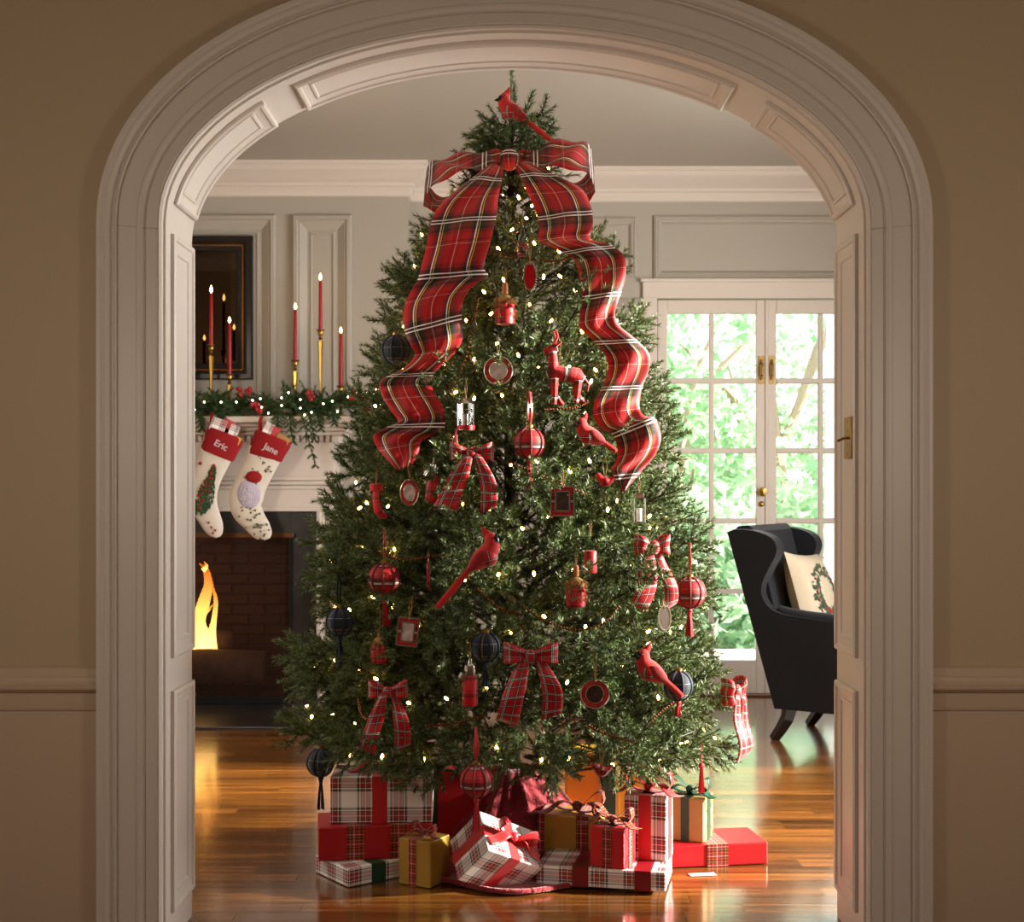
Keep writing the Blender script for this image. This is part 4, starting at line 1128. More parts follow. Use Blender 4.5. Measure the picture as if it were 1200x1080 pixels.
tailR = [(604, 194, 618, 190, -.03), (610, 206, 652, 206, .00), (618, 226, 682, 222, .025), (628, 248, 692, 240, .04), (632, 266, 695, 260, .04), (631, 281, 692, 274, .03), (642, 288, 694, 281, .0), (655, 294, 714, 286, .02),
         (674, 306, 731, 300, .05), (680, 330, 733, 322, .055), (682, 352, 727, 346, .05), (679, 372, 721, 364, .045), (680, 384, 724, 380, .03), (694, 398, 744, 396, .035), (710, 418, 761, 414, .05), (712, 436, 760, 434, .05), (705, 454, 753, 452, .045), (696, 472, 750, 468, .05),
         (696, 488, 750, 480, .045), (704, 502, 756, 488, .02), (718, 510, 768, 490, .03), (724, 528, 775, 512, .05), (721, 542, 768, 532, .045), (716, 550, 756, 547, .03), (722, 563, 745, 560, .03), (729, 577, 734, 573, .03)]
for st in (tailL, tailR):
    L, R = px_strip(st, 5, 0.065)
    def bul(k, t): return Vector((0, -0.012 * math.sin(math.pi * t) + 0.006 * math.sin(t * 9 + k * .35), 0))
    MB().strip(rel(L), rel(R), uw=0.165, nx=12, bulge=bul).build('tail', M_BOW, bow, solid=0.0012)
def px_loop(pts, d0):
    L, R = [], []
    for x, y, e, wy, wz in spline(pts, 7):
        c = P(x, y, d0 - e)
        w_ = Vector((0, -wy, -wz)) * 0.5
        L.append(c - w_ - o0); R.append(c + w_ - o0)
    return L, R
loopL = [(592, 187, 0, .03, .05), (572, 186, .03, .06, .075), (546, 190, .05, .10, .085), (522, 196, .05, .12, .10), (504, 208, .03, .13, .125), (498, 222, .02, .13, .13), (508, 238, .0, .13, .085), (530, 234, -.02, .13, .08), (556, 216, -.02, .10, .07), (578, 200, 0, .06, .05), (592, 192, 0, .03, .04)]
loopR = [(604, 187, 0, .03, .05), (622, 187, .03, .06, .08), (646, 182, .05, .10, .11), (670, 180, .05, .12, .125), (689, 188, .03, .13, .14), (696, 203, .02, .13, .14), (690, 220, .0, .13, .12), (670, 226, -.02, .13, .11), (646, 217, -.02, .10, .09), (622, 202, 0, .06, .055), (606, 193, 0, .03, .04)]
for lp in (loopL, loopR):
    L, R = px_loop(lp, 4.50)
    MB().strip(L, R, uw=0.165, nx=10, bulge=lambda k, t: Vector((0, 0, 0.008 * math.sin(t * 7 + k * .5)))).build('loop', M_BOW, bow, solid=0.0012)
mb = MB(); kc = P(597, 190, 4.50) - o0
mb.ball(kc + Vector((0, -.035, 0)), .037, 16, 12, (.92, 1.13, 1.0)); mb.build('knot', M_BOW, bow)

# ------------------------------------------------------------------ small tartan bows
def small_bow(label, px, py, wpx, hpx, tails, yaw=0.0, m=M_SBOW, off=0.03, roll=0.0):
    """px,py knot; wpx loop span; tails: list of (dx0,dx_end,dy_end,width,lean)"""
    c = on_tree(px, py, off); s = c.y / F
    t = thing('tartan_bow', label, 'bow', c, (0, roll, yaw), group='small tartan bows on the tree')
    hw = wpx / 2 * s; lh = hpx * s
    for sg in (-1, 1):
        L, R = [], []
        for k in range(13):
            a = k / 12; f = math.sin(a * math.pi)
            x = sg * hw * (1 - abs(2 * a - 1) ** 1.6); yy = -0.03 * math.sin(a * math.pi * 2) * 0.9 - 0.006
            hh = lh * (0.30 + 0.70 * f ** .8) * 0.5; dz = 0.010 * f
            L.append((x, yy, dz + hh)); R.append((x, yy, dz - hh))
        MB().strip(L, R, uw=0.058, nx=6, bulge=lambda k, q: Vector((0, -0.004 * math.sin(q * 8), 0))).build('loop', m, t, solid=0.001)
    MB().ball((0, -0.022, 0.0), .018, 10, 8, (1, .9, lh * 20)).build('knot', m, t)
    for dx0, dx1, dy1, wd, cur in tails:
        L, R = [], []
        for k in range(11):
            a = k / 10
            x = (dx0 + (dx1 - dx0) * a + cur * math.sin(a * math.pi)) * s; z = -dy1 * a * s
            w_ = wd * s * (0.45 + 0.55 * min(1, a * 2.2)) / 2
            yy = -0.018 - 0.022 * math.sin(a * math.pi * .9) - 0.012 * math.sin(a * 7 + dx1)
            sl = 0.35 if dx1 < 0 else -0.35
            cut = 0.016 * (a ** 6) * (1 if dx1 < 0 else -1)
            L.append((x - w_, yy, z - w_ * sl * .4 + cut)); R.append((x + w_, yy - .004, z + w_ * sl * .4 - cut))
        MB().strip(L, R, uw=0.058, nx=6, bulge=lambda k, q: Vector((0, -0.005 * math.sin(q * 3.14), 0))).build('tail', m, t, solid=0.001)
small_bow('tartan bow below the left tail of the great bow', 553, 532, 52, 22, [(-4, -31, 64, 27, 0), (6, 20, 66, 20, 6)])
small_bow('pale lit tartan bow hanging next to the round red tartan ball', 763, 641, 44, 24, [(-4, -22, 72, 25, 0), (4, 22, 70, 17, 0)], yaw=.35)
small_bow('tartan bow low in the middle of the tree above the gifts', 622, 768, 64, 24, [(-6, -28, 78, 26, -2), (8, 24, 70, 24, 8)])
small_bow('tartan bow low on the left of the tree above the stacked gifts', 455, 810, 46, 20, [(-4, -24, 66, 20, 0), (6, 17, 66, 19, 6)])
small_bow('tartan bow seen edge-on at the tree\'s outermost branch near the armchair', 858, 812, 34, 32, [(-4, 2, 76, 17, 0), (4, 14, 70, 13, 2)], yaw=.75, off=.02)

# ------------------------------------------------------------------ hanging ornaments
M_STRING = mat('gold_cord', (150, 112, 60), 0.6)
M_SILVER = mat('silver', (200, 196, 190), 0.22, 1.0)
M_REDFELT = mat('red_felt', (188, 22, 20), 0.85, sheen=0.3, bump=0.15, bscale=160, vary=0.15, vscale=18)
M_WINGFELT = mat('wing_felt', (150, 14, 16), 0.85, sheen=0.3, bump=0.15, bscale=160)
M_DKRED = mat('dark_red_braid', (110, 10, 16), 0.7)
M_NAVYT = mat('navy_thread', (20, 28, 52), 0.8)
M_TASS = mat('red_thread', (176, 16, 28), 0.7)
M_FUR = mat('tan_fur', (160, 118, 66), 0.95)
M_BLK = mat('black_bead', (8, 8, 8), 0.2)
M_RIM = mat('silver_rim', (190, 180, 165), 0.25, 1.0)
M_CORK = mat('amber_wood', (176, 100, 40), 0.5)

def hang(mb, top, L=0.05, w=0.004, r=0.0012):
    mb.tube([(0, 0, top), (-w, 0, top + L * .5), (0, 0, top + L), (w, 0, top + L * .5), (0, 0, top)], r, 5)
def ball(label, px, py, rpx, tassel=None, loop=True, m=M_BALL, tm=M_TASS, braid=M_DKRED, off=0.02, tdx=0.0, seed=0):
    c = on_tree(px, py, off); s = c.y / F; r = rpx * s
    t = thing('fabric_ball', label, 'ornament', c, (0, 0, seed * 0.7), group='fabric ball ornaments on the tree')
    MB().ball((0, 0, 0), r, 24, 14).build('ball', m, t)
    mb = MB()
    for k in range(4):
        a = k * math.pi / 4 + .2
        mb.tube([(r * 1.005 * math.sin(th) * math.cos(a), r * 1.005 * math.sin(th) * math.sin(a), r * 1.005 * math.cos(th)) for th in np.linspace(0, 2 * math.pi, 33)], 0.0035, 5, cap=False)
    mb.build('braid', braid, t)
    MB().lathe([(0.012, r * .98), (0.012, r + 0.008), (0.005, r + 0.012)], 10).build('cap', M_BRASSD, t)
    if loop:
        mb = MB(); mb.strip([(-.002, 0, r), (-.010, 0, r + .05), (-.004, 0, r + .11)], [(.002, 0, r), (-.002, 0, r + .05), (.004, 0, r + .11)]); mb.strip([(-.002, -.004, r), (.003, -.004, r + .05), (-.004, -.004, r + .11)], [(.002, -.004, r), (.011, -.004, r + .05), (.004, -.004, r + .11)])
        mb.build('hanger', M_REDRIB if tm is M_TASS else M_NAVYT, t, solid=.001)
    if tassel:
        L = tassel * s; dx = tdx * s
        mb = MB(); mb.ball((dx * .05, 0, -r - 0.008), 0.009, 8, 6); mb.tube([(dx * .1, 0, -r - 0.010), (dx * .2, 0, -r - 0.022)], [0.007, 0.006], 8)
        q = random.Random(seed)
        for k in range(26):
            a = q.random() * 6.28; e = q.random() ** .5
            mb.tube([(dx * .15 + .004 * e * math.cos(a), .004 * e * math.sin(a), -r - .018), (dx * .6 + .009 * e * math.cos(a), .009 * e * math.sin(a), -r - L * .5), (dx + .014 * e * math.cos(a), .014 * e * math.sin(a), -r - L * q.uniform(.93, 1.0))], 0.0016, 4)
        mb.build('tassel', tm, t)
    return t
ball('red tartan ball ornament in the middle of the tree near the nesting red bird', 620.5, 519, 18, 36, seed=1)
ball('red tartan ball ornament with slanting tassel on the tree side near the fireplace', 450, 678, 18, 40, tdx=16, seed=2)
ball('red tartan ball ornament dangling at the tree edge in front of the door panes', 808, 694, 18, 34, seed=3, off=.05)
ball('red tartan ball ornament hanging low with its tassel over the tilted gift', 558, 915, 19, 42, seed=4, off=.04)
ball('navy tartan ball ornament poking out beside the great bow tail', 464, 410, 17, None, loop=False, m=M_NAVY, tm=M_NAVYT, braid=M_NAVYT, seed=5)
ball('navy tartan ball ornament with tassel at the tree edge before the hearth', 398, 728, 16, 38, m=M_NAVY, tm=M_NAVYT, braid=M_NAVYT, seed=6, off=.04)
ball('navy ball ornament with dark tassel hanging lowest over the floor', 376, 893, 16, 40, loop=False, m=M_NAVY, tm=M_NAVYT, braid=M_NAVYT, seed=7, off=.0)
ball('navy tartan ball ornament tucked behind the plaid flask above the low bow', 569, 758, 17, 30, loop=False, m=M_NAVY, tm=M_NAVYT, braid=M_NAVYT, seed=8, off=.0)
ball('dark green tartan ball ornament tucked behind the lowest felt cardinal', 795, 803, 17, 20, loop=False, m=M_NAVY, tm=M_TASS, braid=M_NAVYT, seed=9, off=.02)
# a lone tassel at the tree's lower edge
c = on_tree(822, 897, .0); s = c.y / F
t = thing('red_tassel', 'red tassel hanging below the lowest branches over the kraft gift', 'ornament', c)
mb = MB(); mb.ball((0, 0, 0), .010, 8, 6); q = random.Random(3)
for k in range(26):
    a = q.random() * 6.28; e = q.random() ** .5
    mb.tube([(.004 * e * math.cos(a), .004 * e * math.sin(a), -.006), (.010 * e * math.cos(a), .010 * e * math.sin(a), -.085)], .0018, 4)
mb.build('threads', M_TASS, t); mb = MB(); mb.tube([(0, 0, .08), (0, 0, .008)], .0015, 5); mb.build('cord', M_TASS, t)

# felt cardinals
def cardinal(label, px, py=0, size=.08, yaw=0.0, roll=0.0, mirror=False, tail=1.0, off=0.05, plaid=True):
    c = on_tree(px, py, off) if not isinstance(px, Vector) else px
    t = thing('felt_cardinal', label, 'bird ornament', c, (0, roll, yaw), group='red felt cardinals on the tree')
    k = size * (1 if not mirror else 1)
    X = (lambda x: -x) if mirror else (lambda x: x)
    def V(x, y, z): return Vector((X(x) * k, y * k, z * k))
    # body faces -x, head raised; unit = body length about 1
    body = spline([(0.50, 0, -0.22, .06), (0.36, 0, -0.13, .17), (0.14, 0, -0.02, .27), (-0.10, 0, 0.10, .30), (-0.25, 0, 0.26, .25), (-0.30, 0, 0.42, .215), (-0.28, 0, 0.56, .17), (-0.25, 0, 0.66, .08)], 4)
    MB().tube([V(*b[:3]) for b in body], [b[3] * k for b in body], 14, up=(0, 1, 0), flat=.85).build('body', M_REDFELT, t)
    cr = spline([(-0.27, 0, 0.55, .15), (-0.20, 0, 0.70, .10), (-0.16, 0, 0.82, .05), (-0.15, 0, 0.90, .008)], 3)
    MB().tube([V(*b[:3]) for b in cr], [b[3] * k for b in cr], 10, up=(0, 1, 0), flat=.5).build('crest', M_REDFELT, t)
    MB().ball(V(-0.40, 0, 0.42), .165 * k, 12, 8, (.85, 1.0, 1.1)).build('mask', M_BLK, t)
    bk_ = spline([(-0.46, 0, 0.43, .075), (-0.56, 0, 0.41, .05), (-0.65, 0, 0.38, .006)], 2)
    MB().tube([V(*b[:3]) for b in bk_], [b[3] * k for b in bk_], 8).build('beak', M_BLK, t)
    for sy in (-1, 1):
        MB().ball(V(-0.36, sy * .155, 0.50), .032 * k, 8, 6).build('eye', M_BLK, t)
        w_ = spline([(-0.12, sy * .235, 0.16, .05), (0.04, sy * .255, 0.10, .15), (0.25, sy * .22, -0.03, .13), (0.48, sy * .14, -0.18, .05), (0.62, sy * .10, -0.28, .01)], 3)
        MB().tube([V(*b[:3]) for b in w_], [b[3] * k for b in w_], 8, up=(0, 1, 0), flat=.25).build('wing', M_WINGFELT, t)
    tl = spline([(0.36, 0, -0.12, .09), (0.60, 0, -0.28, .085), (0.60 + .38 * tail, 0, -0.28 - .28 * tail, .095), (0.62 + .66 * tail, 0, -0.30 - .47 * tail, .08), (0.63 + .70 * tail, 0, -0.31 - .50 * tail, .02)], 3)
    MB().tube([V(*b[:3]) for b in tl], [b[3] * k for b in tl], 8, up=(0, 1, 0), flat=.3).build('tail', M_REDFELT, t)
    if plaid:
        MB().ball(V(-0.08, 0, 0.02), .30 * k, 16, 10, (1.02, 1.0, .98)).build('belly', M_SBOW, t)
    return t
cardinal('felt cardinal perched at the very top of the tree', P(600, 132, 4.55), 0, .098, roll=math.radians(4), tail=1.15)
cardinal('felt cardinal sitting beside the right-hand tail of the great bow', 692, 512, .088, off=.08, tail=.4)
cardinal('largest felt cardinal, with a very long tail, facing the armchair', 568, 654, .105, mirror=True, roll=math.radians(-14), tail=1.45, off=.07)
cardinal('lowest felt cardinal, beside the dark green ball', 763, 788, .102, roll=math.radians(8), tail=.55, off=.07)

# small stuffed and glass birds
def small_bird(name, label, px, py, size, m, mirror=False, off=.03):
    c = on_tree(px, py, off); t = thing(name, label, 'bird ornament', c)
    k = size; sx = -1 if mirror else 1
    b_ = spline([(.55, 0, .18, .05), (.35, 0, .05, .16), (.05, 0, -.05, .30), (-.22, 0, .06, .24), (-.36, 0, .26, .19), (-.42, 0, .40, .09)], 4)
    MB().tube([Vector((sx * p[0] * k, 0, p[2] * k)) for p in b_], [p[3] * k for p in b_], 12).build('body', m, t)
    MB().tube([(-sx * .52 * k, 0, .27 * k), (-sx * .66 * k, 0, .24 * k)], [.06 * k, .006 * k], 6).build('beak', M_BRASSD, t)
    MB().tube([(sx * .30 * k, 0, .1 * k), (sx * .62 * k, 0, .24 * k)], [.12 * k, .09 * k], 8, up=(0, 1, 0), flat=.3).build('tail', m, t)
    mb = MB(); hang(mb, .14 * k, 1.3 * k, .12 * k); mb.build('hanger', M_STRING, t)
small_bird('glass_bird', 'shiny dark red glass bird hanging in front of the tall gold gift', 705, 902, .055, mat('red_glass', (130, 12, 22), 0.12, coat=1.0, bump=.5, bscale=90), off=.04)
small_bird('plaid_bird', 'small plaid bird ornament just below the felt cardinal by the bow tail', 709, 563, .055, M_FLASK)

# round and square ornaments with a tartan border and an inset picture
M_PIC = mat('sepia_picture', (140, 104, 82), 0.4, vary=0.7, vscale=60)
M_PICP = mat('pale_picture', (196, 176, 168), 0.4, vary=0.4, vscale=50)
M_PICD = mat('dark_picture', (58, 40, 30), 0.35, vary=0.6, vscale=60)
def disc(label, px, py, rx, ry, pic, yaw=0.0, off=.03, border=M_BALL, beads=False, string=26, name='picture_disc'):
    c = on_tree(px, py, off); s = c.y / F; t = thing(name, label, 'ornament', c, (0, 0, yaw))
    a, b = rx * s, ry * s; n = 28
    el = lambda f, y: [Vector((a * f * math.cos(2 * math.pi * k / n), y, b * f * math.sin(2 * math.pi * k / n))) for k in range(n)]
    MB().grid([el(1, .004), el(1, -.004), el(.62, -.004)], lambda p, q: (q * .01, p * .02), close_u=True).build('border', border, t)
    mb = MB(); mb.face(el(.64, -.0045)); mb.face(el(1, .004)[::-1]); mb.build('picture', pic, t)
    mb = MB()
    if beads:
        for k in range(34): mb.ball((a * 1.02 * math.cos(k * 6.283 / 34), -.003, b * 1.02 * math.sin(k * 6.283 / 34)), .0042, 6, 4)
    else:
        for f in (1.0, .64): mb.tube(el(f, -.003) + [el(f, -.003)[0]], .0022, 5)
    mb.ball((0, -.004, b * .93), .006, 6, 4)
    mb.build('rim', M_RIM, t)
    mb = MB(); hang(mb, b, string * s, .004); mb.build('hanger', M_STRING, t)
disc('round picture ornament with tartan border high on the tree below the furry figure', 584, 434, 16.5, 16.5, M_PICP)
disc('oval picture ornament with glass rim next to the plaid flask', 480, 577, 10.5, 15.5, M_PICP, yaw=.0)
disc('round dark picture ornament low on the tree near the lowest cardinal', 697, 813, 16.5, 16.5, M_PICD, string=40)
disc('red oval jewel ornament edged with pearls between the bow tails', 621, 324, 7, 16, mat('red_jewel', (178, 12, 24), 0.15, coat=1.0), border=mat('red_jewel', (178, 12, 24), .15), beads=True, string=40)
disc('oval mirrored ornament edged with beads under the pale lit bow', 778, 724, 8, 14, M_SILVER, yaw=.4, border=M_SILVER, beads=True, string=12)
def frame_orn(label, px, py, wpx, hpx, pic, roll=0.0, border=M_BALL, off=.03):
    c = on_tree(px, py, off); s = c.y / F; t = thing('picture_ornament', label, 'ornament', c, (0, roll, 0))
    a, b = wpx / 2 * s, hpx / 2 * s
    MB().box((0, 0, 0), (2 * a, .006, 2 * b)).build('border', border, t, smooth=False)
    MB().box((0, -.0035, 0), (1.15 * a, .003, 1.3 * b)).build('picture', pic, t, smooth=False)
    mb = MB()
    for f, g in ((1, 1), (.6, .67)):
        for sx in (-1, 1): mb.box((sx * a * f, -.004, 0), (.004, .006, 2 * b * g + .004))
        for sz in (-1, 1): mb.box((0, -.004, sz * b * g), (2 * a * f, .006, .004))
    mb.ball((0, -.005, b * .95), .006, 6, 4)
    mb.build('rim', M_RIM, t, smooth=False)
    mb = MB(); hang(mb, b, 26 * s, .004); mb.build('hanger', M_STRING, t)
frame_orn('dark square picture frame ornament in the middle of the tree', 659, 587, 27, 34, M_PICD)
frame_orn('pale tartan edged picture frame ornament near the hearth side of the tree', 478, 740, 24, 33, M_PICP, roll=math.radians(6))

# little glass lanterns
def lantern(label, px, py, wpx, hpx, off=.03, sides=8, bow_=False):
    c = on_tree(px, py, off); s = c.y / F; t = thing('glass_lantern', label, 'ornament', c)
    r, h = wpx / 2 * s, hpx * s
    MB().lathe([(r, -h / 2), (r, h / 2), (r * .7, h / 2 + .006)], sides, cap=False, ang=math.pi / sides).build('glass', M_OGLASS, t, smooth=False)
    mb = MB()
    for k in range(sides):
        a = 2 * math.pi * k / sides + math.pi / sides
        mb.tube([(r * math.cos(a), r * math.sin(a), -h / 2), (r * math.cos(a), r * math.sin(a), h / 2)], .0022, 5)
    mb.lathe([(r * 1.05, -h / 2 - .003), (r * 1.05, -h / 2 + .003)], sides, ang=math.pi / sides); mb.lathe([(r * 1.05, h / 2), (r * .8, h / 2 + .008), (r * .3, h / 2 + .014), (.004, h / 2 + .02)], sides, ang=math.pi / sides)
    mb.build('frame', M_SILVER, t)
    MB().lathe([(.009, -h / 2 + .004), (.009, h * .1), (0, h * .1)], 10).build('candle', M_PICP, t)
    if bow_:
        mb = MB(); mb.lathe([(r * 1.1, -h / 2 - .002), (r * 1.1, -h / 2 + .012)], 16, cap=False)
        mb.tube([(-r * 1.1, -.01, -h / 2), (-r * 1.3, -.012, -h / 2 - .03), (-r * 1.0, -.012, -h / 2 - .05)], [.004, .009, .003], 6, flat=.3)
        mb.build('ribbon', M_FLASK, t)
    mb = MB(); hang(mb, h / 2 + .016, 24 * s, .003); mb.build('hanger', M_STRING, t)
lantern('cylindrical glass lantern ornament banded with red ribbon beside the great bow', 546, 488, 19, 30, bow_=True)
lantern('square glass lantern ornament under the tip of the great bow tail', 749, 598, 18, 28, sides=4)
# red glass votive high in the crown
c = on_tree(612, 284, .0); t = thing('glass_votive', 'red and clear glass ornament deep in the crown under the bow knot', 'ornament', c)
MB().lathe([(.0, -.045), (.018, -.045), (.021, -.01), (.017, .0)], 14).build('red_base', MATS['red_glass'], t)
MB().lathe([(.017, 0), (.02, .02), (.012, .045), (.006, .05)], 14, cap=False).build('glass', M_OGLASS, t)
mb = MB(); hang(mb, .05, .07, .003); mb.build('hanger', M_STRING, t)

# plaid flasks with silver tops
def flask(label, px, py, wpx, hpx, cup=True, top=True, off=.03, roll=0.0):
    c = on_tree(px, py, off); s = c.y / F; t = thing('plaid_flask', label, 'ornament', c, (0, roll, 0), group='plaid vacuum flask ornaments')
    r, h = wpx / 2 * s, hpx * s
    MB().lathe([(r * .9, -h / 2), (r, -h / 2 + .004), (r, h / 2 - .004), (r * .85, h / 2)], 16).build('flask_body', M_FLASK, t)
    if top:
        MB().lathe([(r * .75, h / 2), (r * .8, h / 2 + .004), (r * .72, h / 2 + .03), (r * .5, h / 2 + .034), (r * .3, h / 2 + .04), (.004, h / 2 + .05)], 14).build('stopper', M_SILVER, t)
    if cup:
        MB().lathe([(.006, 0), (.013, .006), (.014, .022)], 12, (-r * 1.2, -.008, h / 2 - .012), M=Euler((0, .5, 0)).to_matrix()).build('cup', M_SILVER, t)
    mb = MB(); hang(mb, h / 2 + .045, 22 * s, .003); mb.build('hanger', M_STRING, t)
flask('plaid flask ornament with silver cup, close to the oval picture ornament', 507, 572, 16, 33, roll=math.radians(4))
flask('plaid flask ornament with silver top under the navy ball above the gifts', 551, 809, 18, 35)
flask('plaid flask ornament half hidden by needles above the small furry figure', 692, 658, 15, 26, cup=False, top=False, off=.01)

# little figures with a wooden top, faux fur and plaid skirt
def furry(label, px, py, sc=1.0, off=.03, plaid_h=1.0):
    c = on_tree(px, py, off); t = thing('furry_figure', label, 'ornament', c, (0, 0, 0), group='fur trimmed hanging figures')
    t.scale = (sc, sc, sc)
    MB().lathe([(.008, .045), (.0095, .05), (.0085, .056), (.0095, .062), (.0085, .068), (.0095, .074), (.006, .08), (0, .08)], 10).build('wooden_top', M_CORK, t)
    MB().lathe([(.0, -.055), (.03, -.05), (.031, -.01), (.024, .02)], 16).build('skirt', M_FLASK, t)
    MB().ball((0, 0, .018), 1.0, 14, 8, (.027, .024, .026)).build('fur_base', M_FUR, t)
    V = []
    for k in range(70):
        z = NR.uniform(-.022, .038); a = NR.random() * 6.28; r = .024
        p = np.array([r * math.cos(a), r * math.sin(a), z]); d = np.array([math.cos(a) * .5, math.sin(a) * .5, -.7])
        V.append(needles(p, p + d * .012, 16, nl=.018, w=.002, spread=.6))
    stuff(link('fur', tri_mesh('fur', np.concatenate(V), M_FUR), t))
    mb = MB()
    for sx in (-1, 1): mb.ball((sx * .01 + .008, -.03, .004), 1, 8, 6, (.010, .005, .007))
    mb.build('bow', M_REDRIB, t)
    mb = MB(); hang(mb, .078, .06, .003); mb.build('hanger', M_STRING, t)
furry('furry figure with plaid skirt and wooden top, high between the bow tails', 592, 361, 1.0)
furry('furry figure with red bow, in the middle right below the plaid flask', 675, 692, .95)
furry('furry figure half buried in needles above the low left bow', 445, 760, .85, off=-.01)

# plaid reindeer
c = on_tree(661, 440, .03); rd = thing('plaid_reindeer', 'red plaid fabric reindeer standing beside the great bow tail', 'ornament', c, (0, 0, .15))
s_ = c.y / F
def rv(px, py, y=0): return Vector(((px - 661) * s_, y, (440 - py) * s_))
MB().tube([rv(640, 440), rv(648, 437), rv(662, 438), rv(676, 440), rv(684, 445)], [.012, .026, .023, .026, .014], 12).build('body', M_BALL, rd)
MB().tube([rv(648, 436), rv(648, 424), rv(647, 412)], [.02, .016, .014], 10).build('neck', M_BALL, rd)
MB().tube([rv(652, 407), rv(645, 410), rv(637, 413)], [.014, .015, .008], 10).build('head', M_BALL, rd)
for sy in (-1, 1):
    MB().tube([rv(649, 403, sy * .012), rv(652, 395, sy * .02), rv(650, 387, sy * .024)], [.004, .004, .002], 6).build('antler', M_REDFELT, rd)
    MB().tube([rv(651, 405, sy * .012), rv(656, 402, sy * .022)], [.006, .002], 6).build('ear', M_REDFELT, rd)
    MB().tube([rv(649, 444, sy * .012), rv(649, 460, sy * .014), rv(648 + 6 * (sy + 1), 474, sy * .014)], [.013, .010, .009], 8).build('leg', M_BALL, rd)
    MB().tube([rv(677, 446, sy * .012), rv(676, 460, sy * .014), rv(674 + 6 * (sy + 1), 472, sy * .014)], [.014, .010, .009], 8).build('leg', M_BALL, rd)
MB().tube([rv(684, 443), rv(690, 450), rv(689, 458)], [.007, .006, .002], 6).build('tail', M_BALL, rd)
mb = MB(); mb.tube([rv(655, 430), rv(657, 408), rv(658, 398)], .001, 4); mb.build('hanger', M_STRING, rd)

# stuffed red trinkets peeping from the needles
c = on_tree(441, 588, .02); t = thing('red_stocking_ornament', 'small red plaid stocking ornament at the tree edge below the left bow tail', 'ornament', c)
MB().tube([(0, 0, .045), (0, 0, .0), (.004, 0, -.025), (.018, 0, -.042), (.034, 0, -.046)], [.016, .017, .018, .016, .009], 10, flat=.6).build('sock', M_FLASK, t)
MB().lathe([(.02, .035), (.022, .055), (.018, .058)], 12).build('cuff', M_REDFELT, t)
mb = MB(); hang(mb, .056, .05, .003); mb.build('hanger', M_STRING, t)
c = on_tree(502, 675, .0); t = thing('red_icicle', 'thin red glass icicle ornament to the left of the long tailed cardinal', 'ornament', c)
MB().lathe([(0, -.045), (.004, -.03), (.007, .02), (.005, .04), (0, .045)], 10).build('icicle', MATS['red_glass'], t)
mb = MB(); hang(mb, .043, .04, .002); mb.build('hanger', M_STRING, t)

# copper bead garland swagged round the tree
bg_ = MB()
M_COPPER = mat('copper_bead', (150, 96, 66), 0.25, 0.9)
for sw in ([(575, 296), (610, 302), (650, 306), (668, 300)], [(560, 350), (545, 420), (520, 470)], [(600, 700), (640, 728), (680, 738), (712, 726), (726, 708)], [(500, 850), (530, 848), (570, 838)], [(690, 850), (706, 858), (740, 868), (752, 858), (770, 838), (790, 822)],
           [(420, 820), (425, 838), (440, 850)], [(595, 540), (640, 560), (690, 580)], [(430, 640), (470, 655), (520, 650)], [(560, 690), (585, 712), (612, 720)], [(640, 480), (670, 478), (690, 470)]):
    pts = spline(sw, 24); last = None
    for x, y in pts:
        p = on_tree(x, y, .015)
        if last is None or (p - last).length > .0085:
            bg_.ball(p - Vector((TX, TY, 0)), .0048, 6, 4); last = p
t = thing('bead_garland', 'copper bead garland swagged around the tree branches', 'garland', (TX, TY, 0))
stuff(bg_.build('beads', M_COPPER, t))

# ------------------------------------------------------------------ tree skirt
M_KNIT = mat('red_knit', (138, 14, 28), 0.9, bump=0.8, bscale=70, vary=0.2, vscale=30, sheen=0.3)
sk = thing('tree_skirt', 'dark red knitted tree skirt bunched up around the tree stand', 'tree skirt', (0, 4.58, 0))
rows = []; nA, nRr = 96, 22
for j in range(nRr + 1):
    f = j / nRr; row = []
    for k in range(nA):
        a = 2 * math.pi * k / nA
        Rm = 0.455 + 0.03 * math.sin(3 * a + 1) + 0.03 * math.sin(7 * a)
        front = max(0, -math.sin(a)) ** 3
        Rm += 0.03 * front + 0.12 * max(0, math.cos(a + .75)) ** 6
        r = 0.055 + (Rm - 0.055) * f
        h = 0.27 * max(0, 1 - (f / 0.52)) ** 0.9 + 0.004
        fold = (0.022 * math.sin(9 * a + 4 * f) + 0.014 * math.sin(17 * a - 6 * f)) * math.sin(math.pi * min(1, f * 1.02)) * (0.35 + 0.65 * (1 - f))
        h = max(0.004, h + fold * (1.2 if f < .6 else .7) + 0.006)
        row.append((r * math.cos(a), r * math.sin(a) * 1.0, h))
    rows.append(row)
MB().grid(rows, lambda a, b: (b * .03, a * .03), close_u=True).build('knit_cloth', M_KNIT, sk, solid=0.006)
mb = MB(); mb.tube([(p[0], p[1], p[2] + 0.004) for p in rows[-1]] + [(rows[-1][0][0], rows[-1][0][1], rows[-1][0][2] + .004)], 0.008, 8, cap=False); mb.build('hem', M_KNIT, sk)
mb = MB()
for px, py in ((606, 1036), (612, 1036.3), (618, 1036.1), (625, 1035.8)): mb.box(P(px, py, 4.13) - Vector((0, 4.58, 0)), (.005, .004, .008))
mb.build('stitch_mark', mat('white_thread', (220, 200, 200), 0.9), sk, smooth=False)

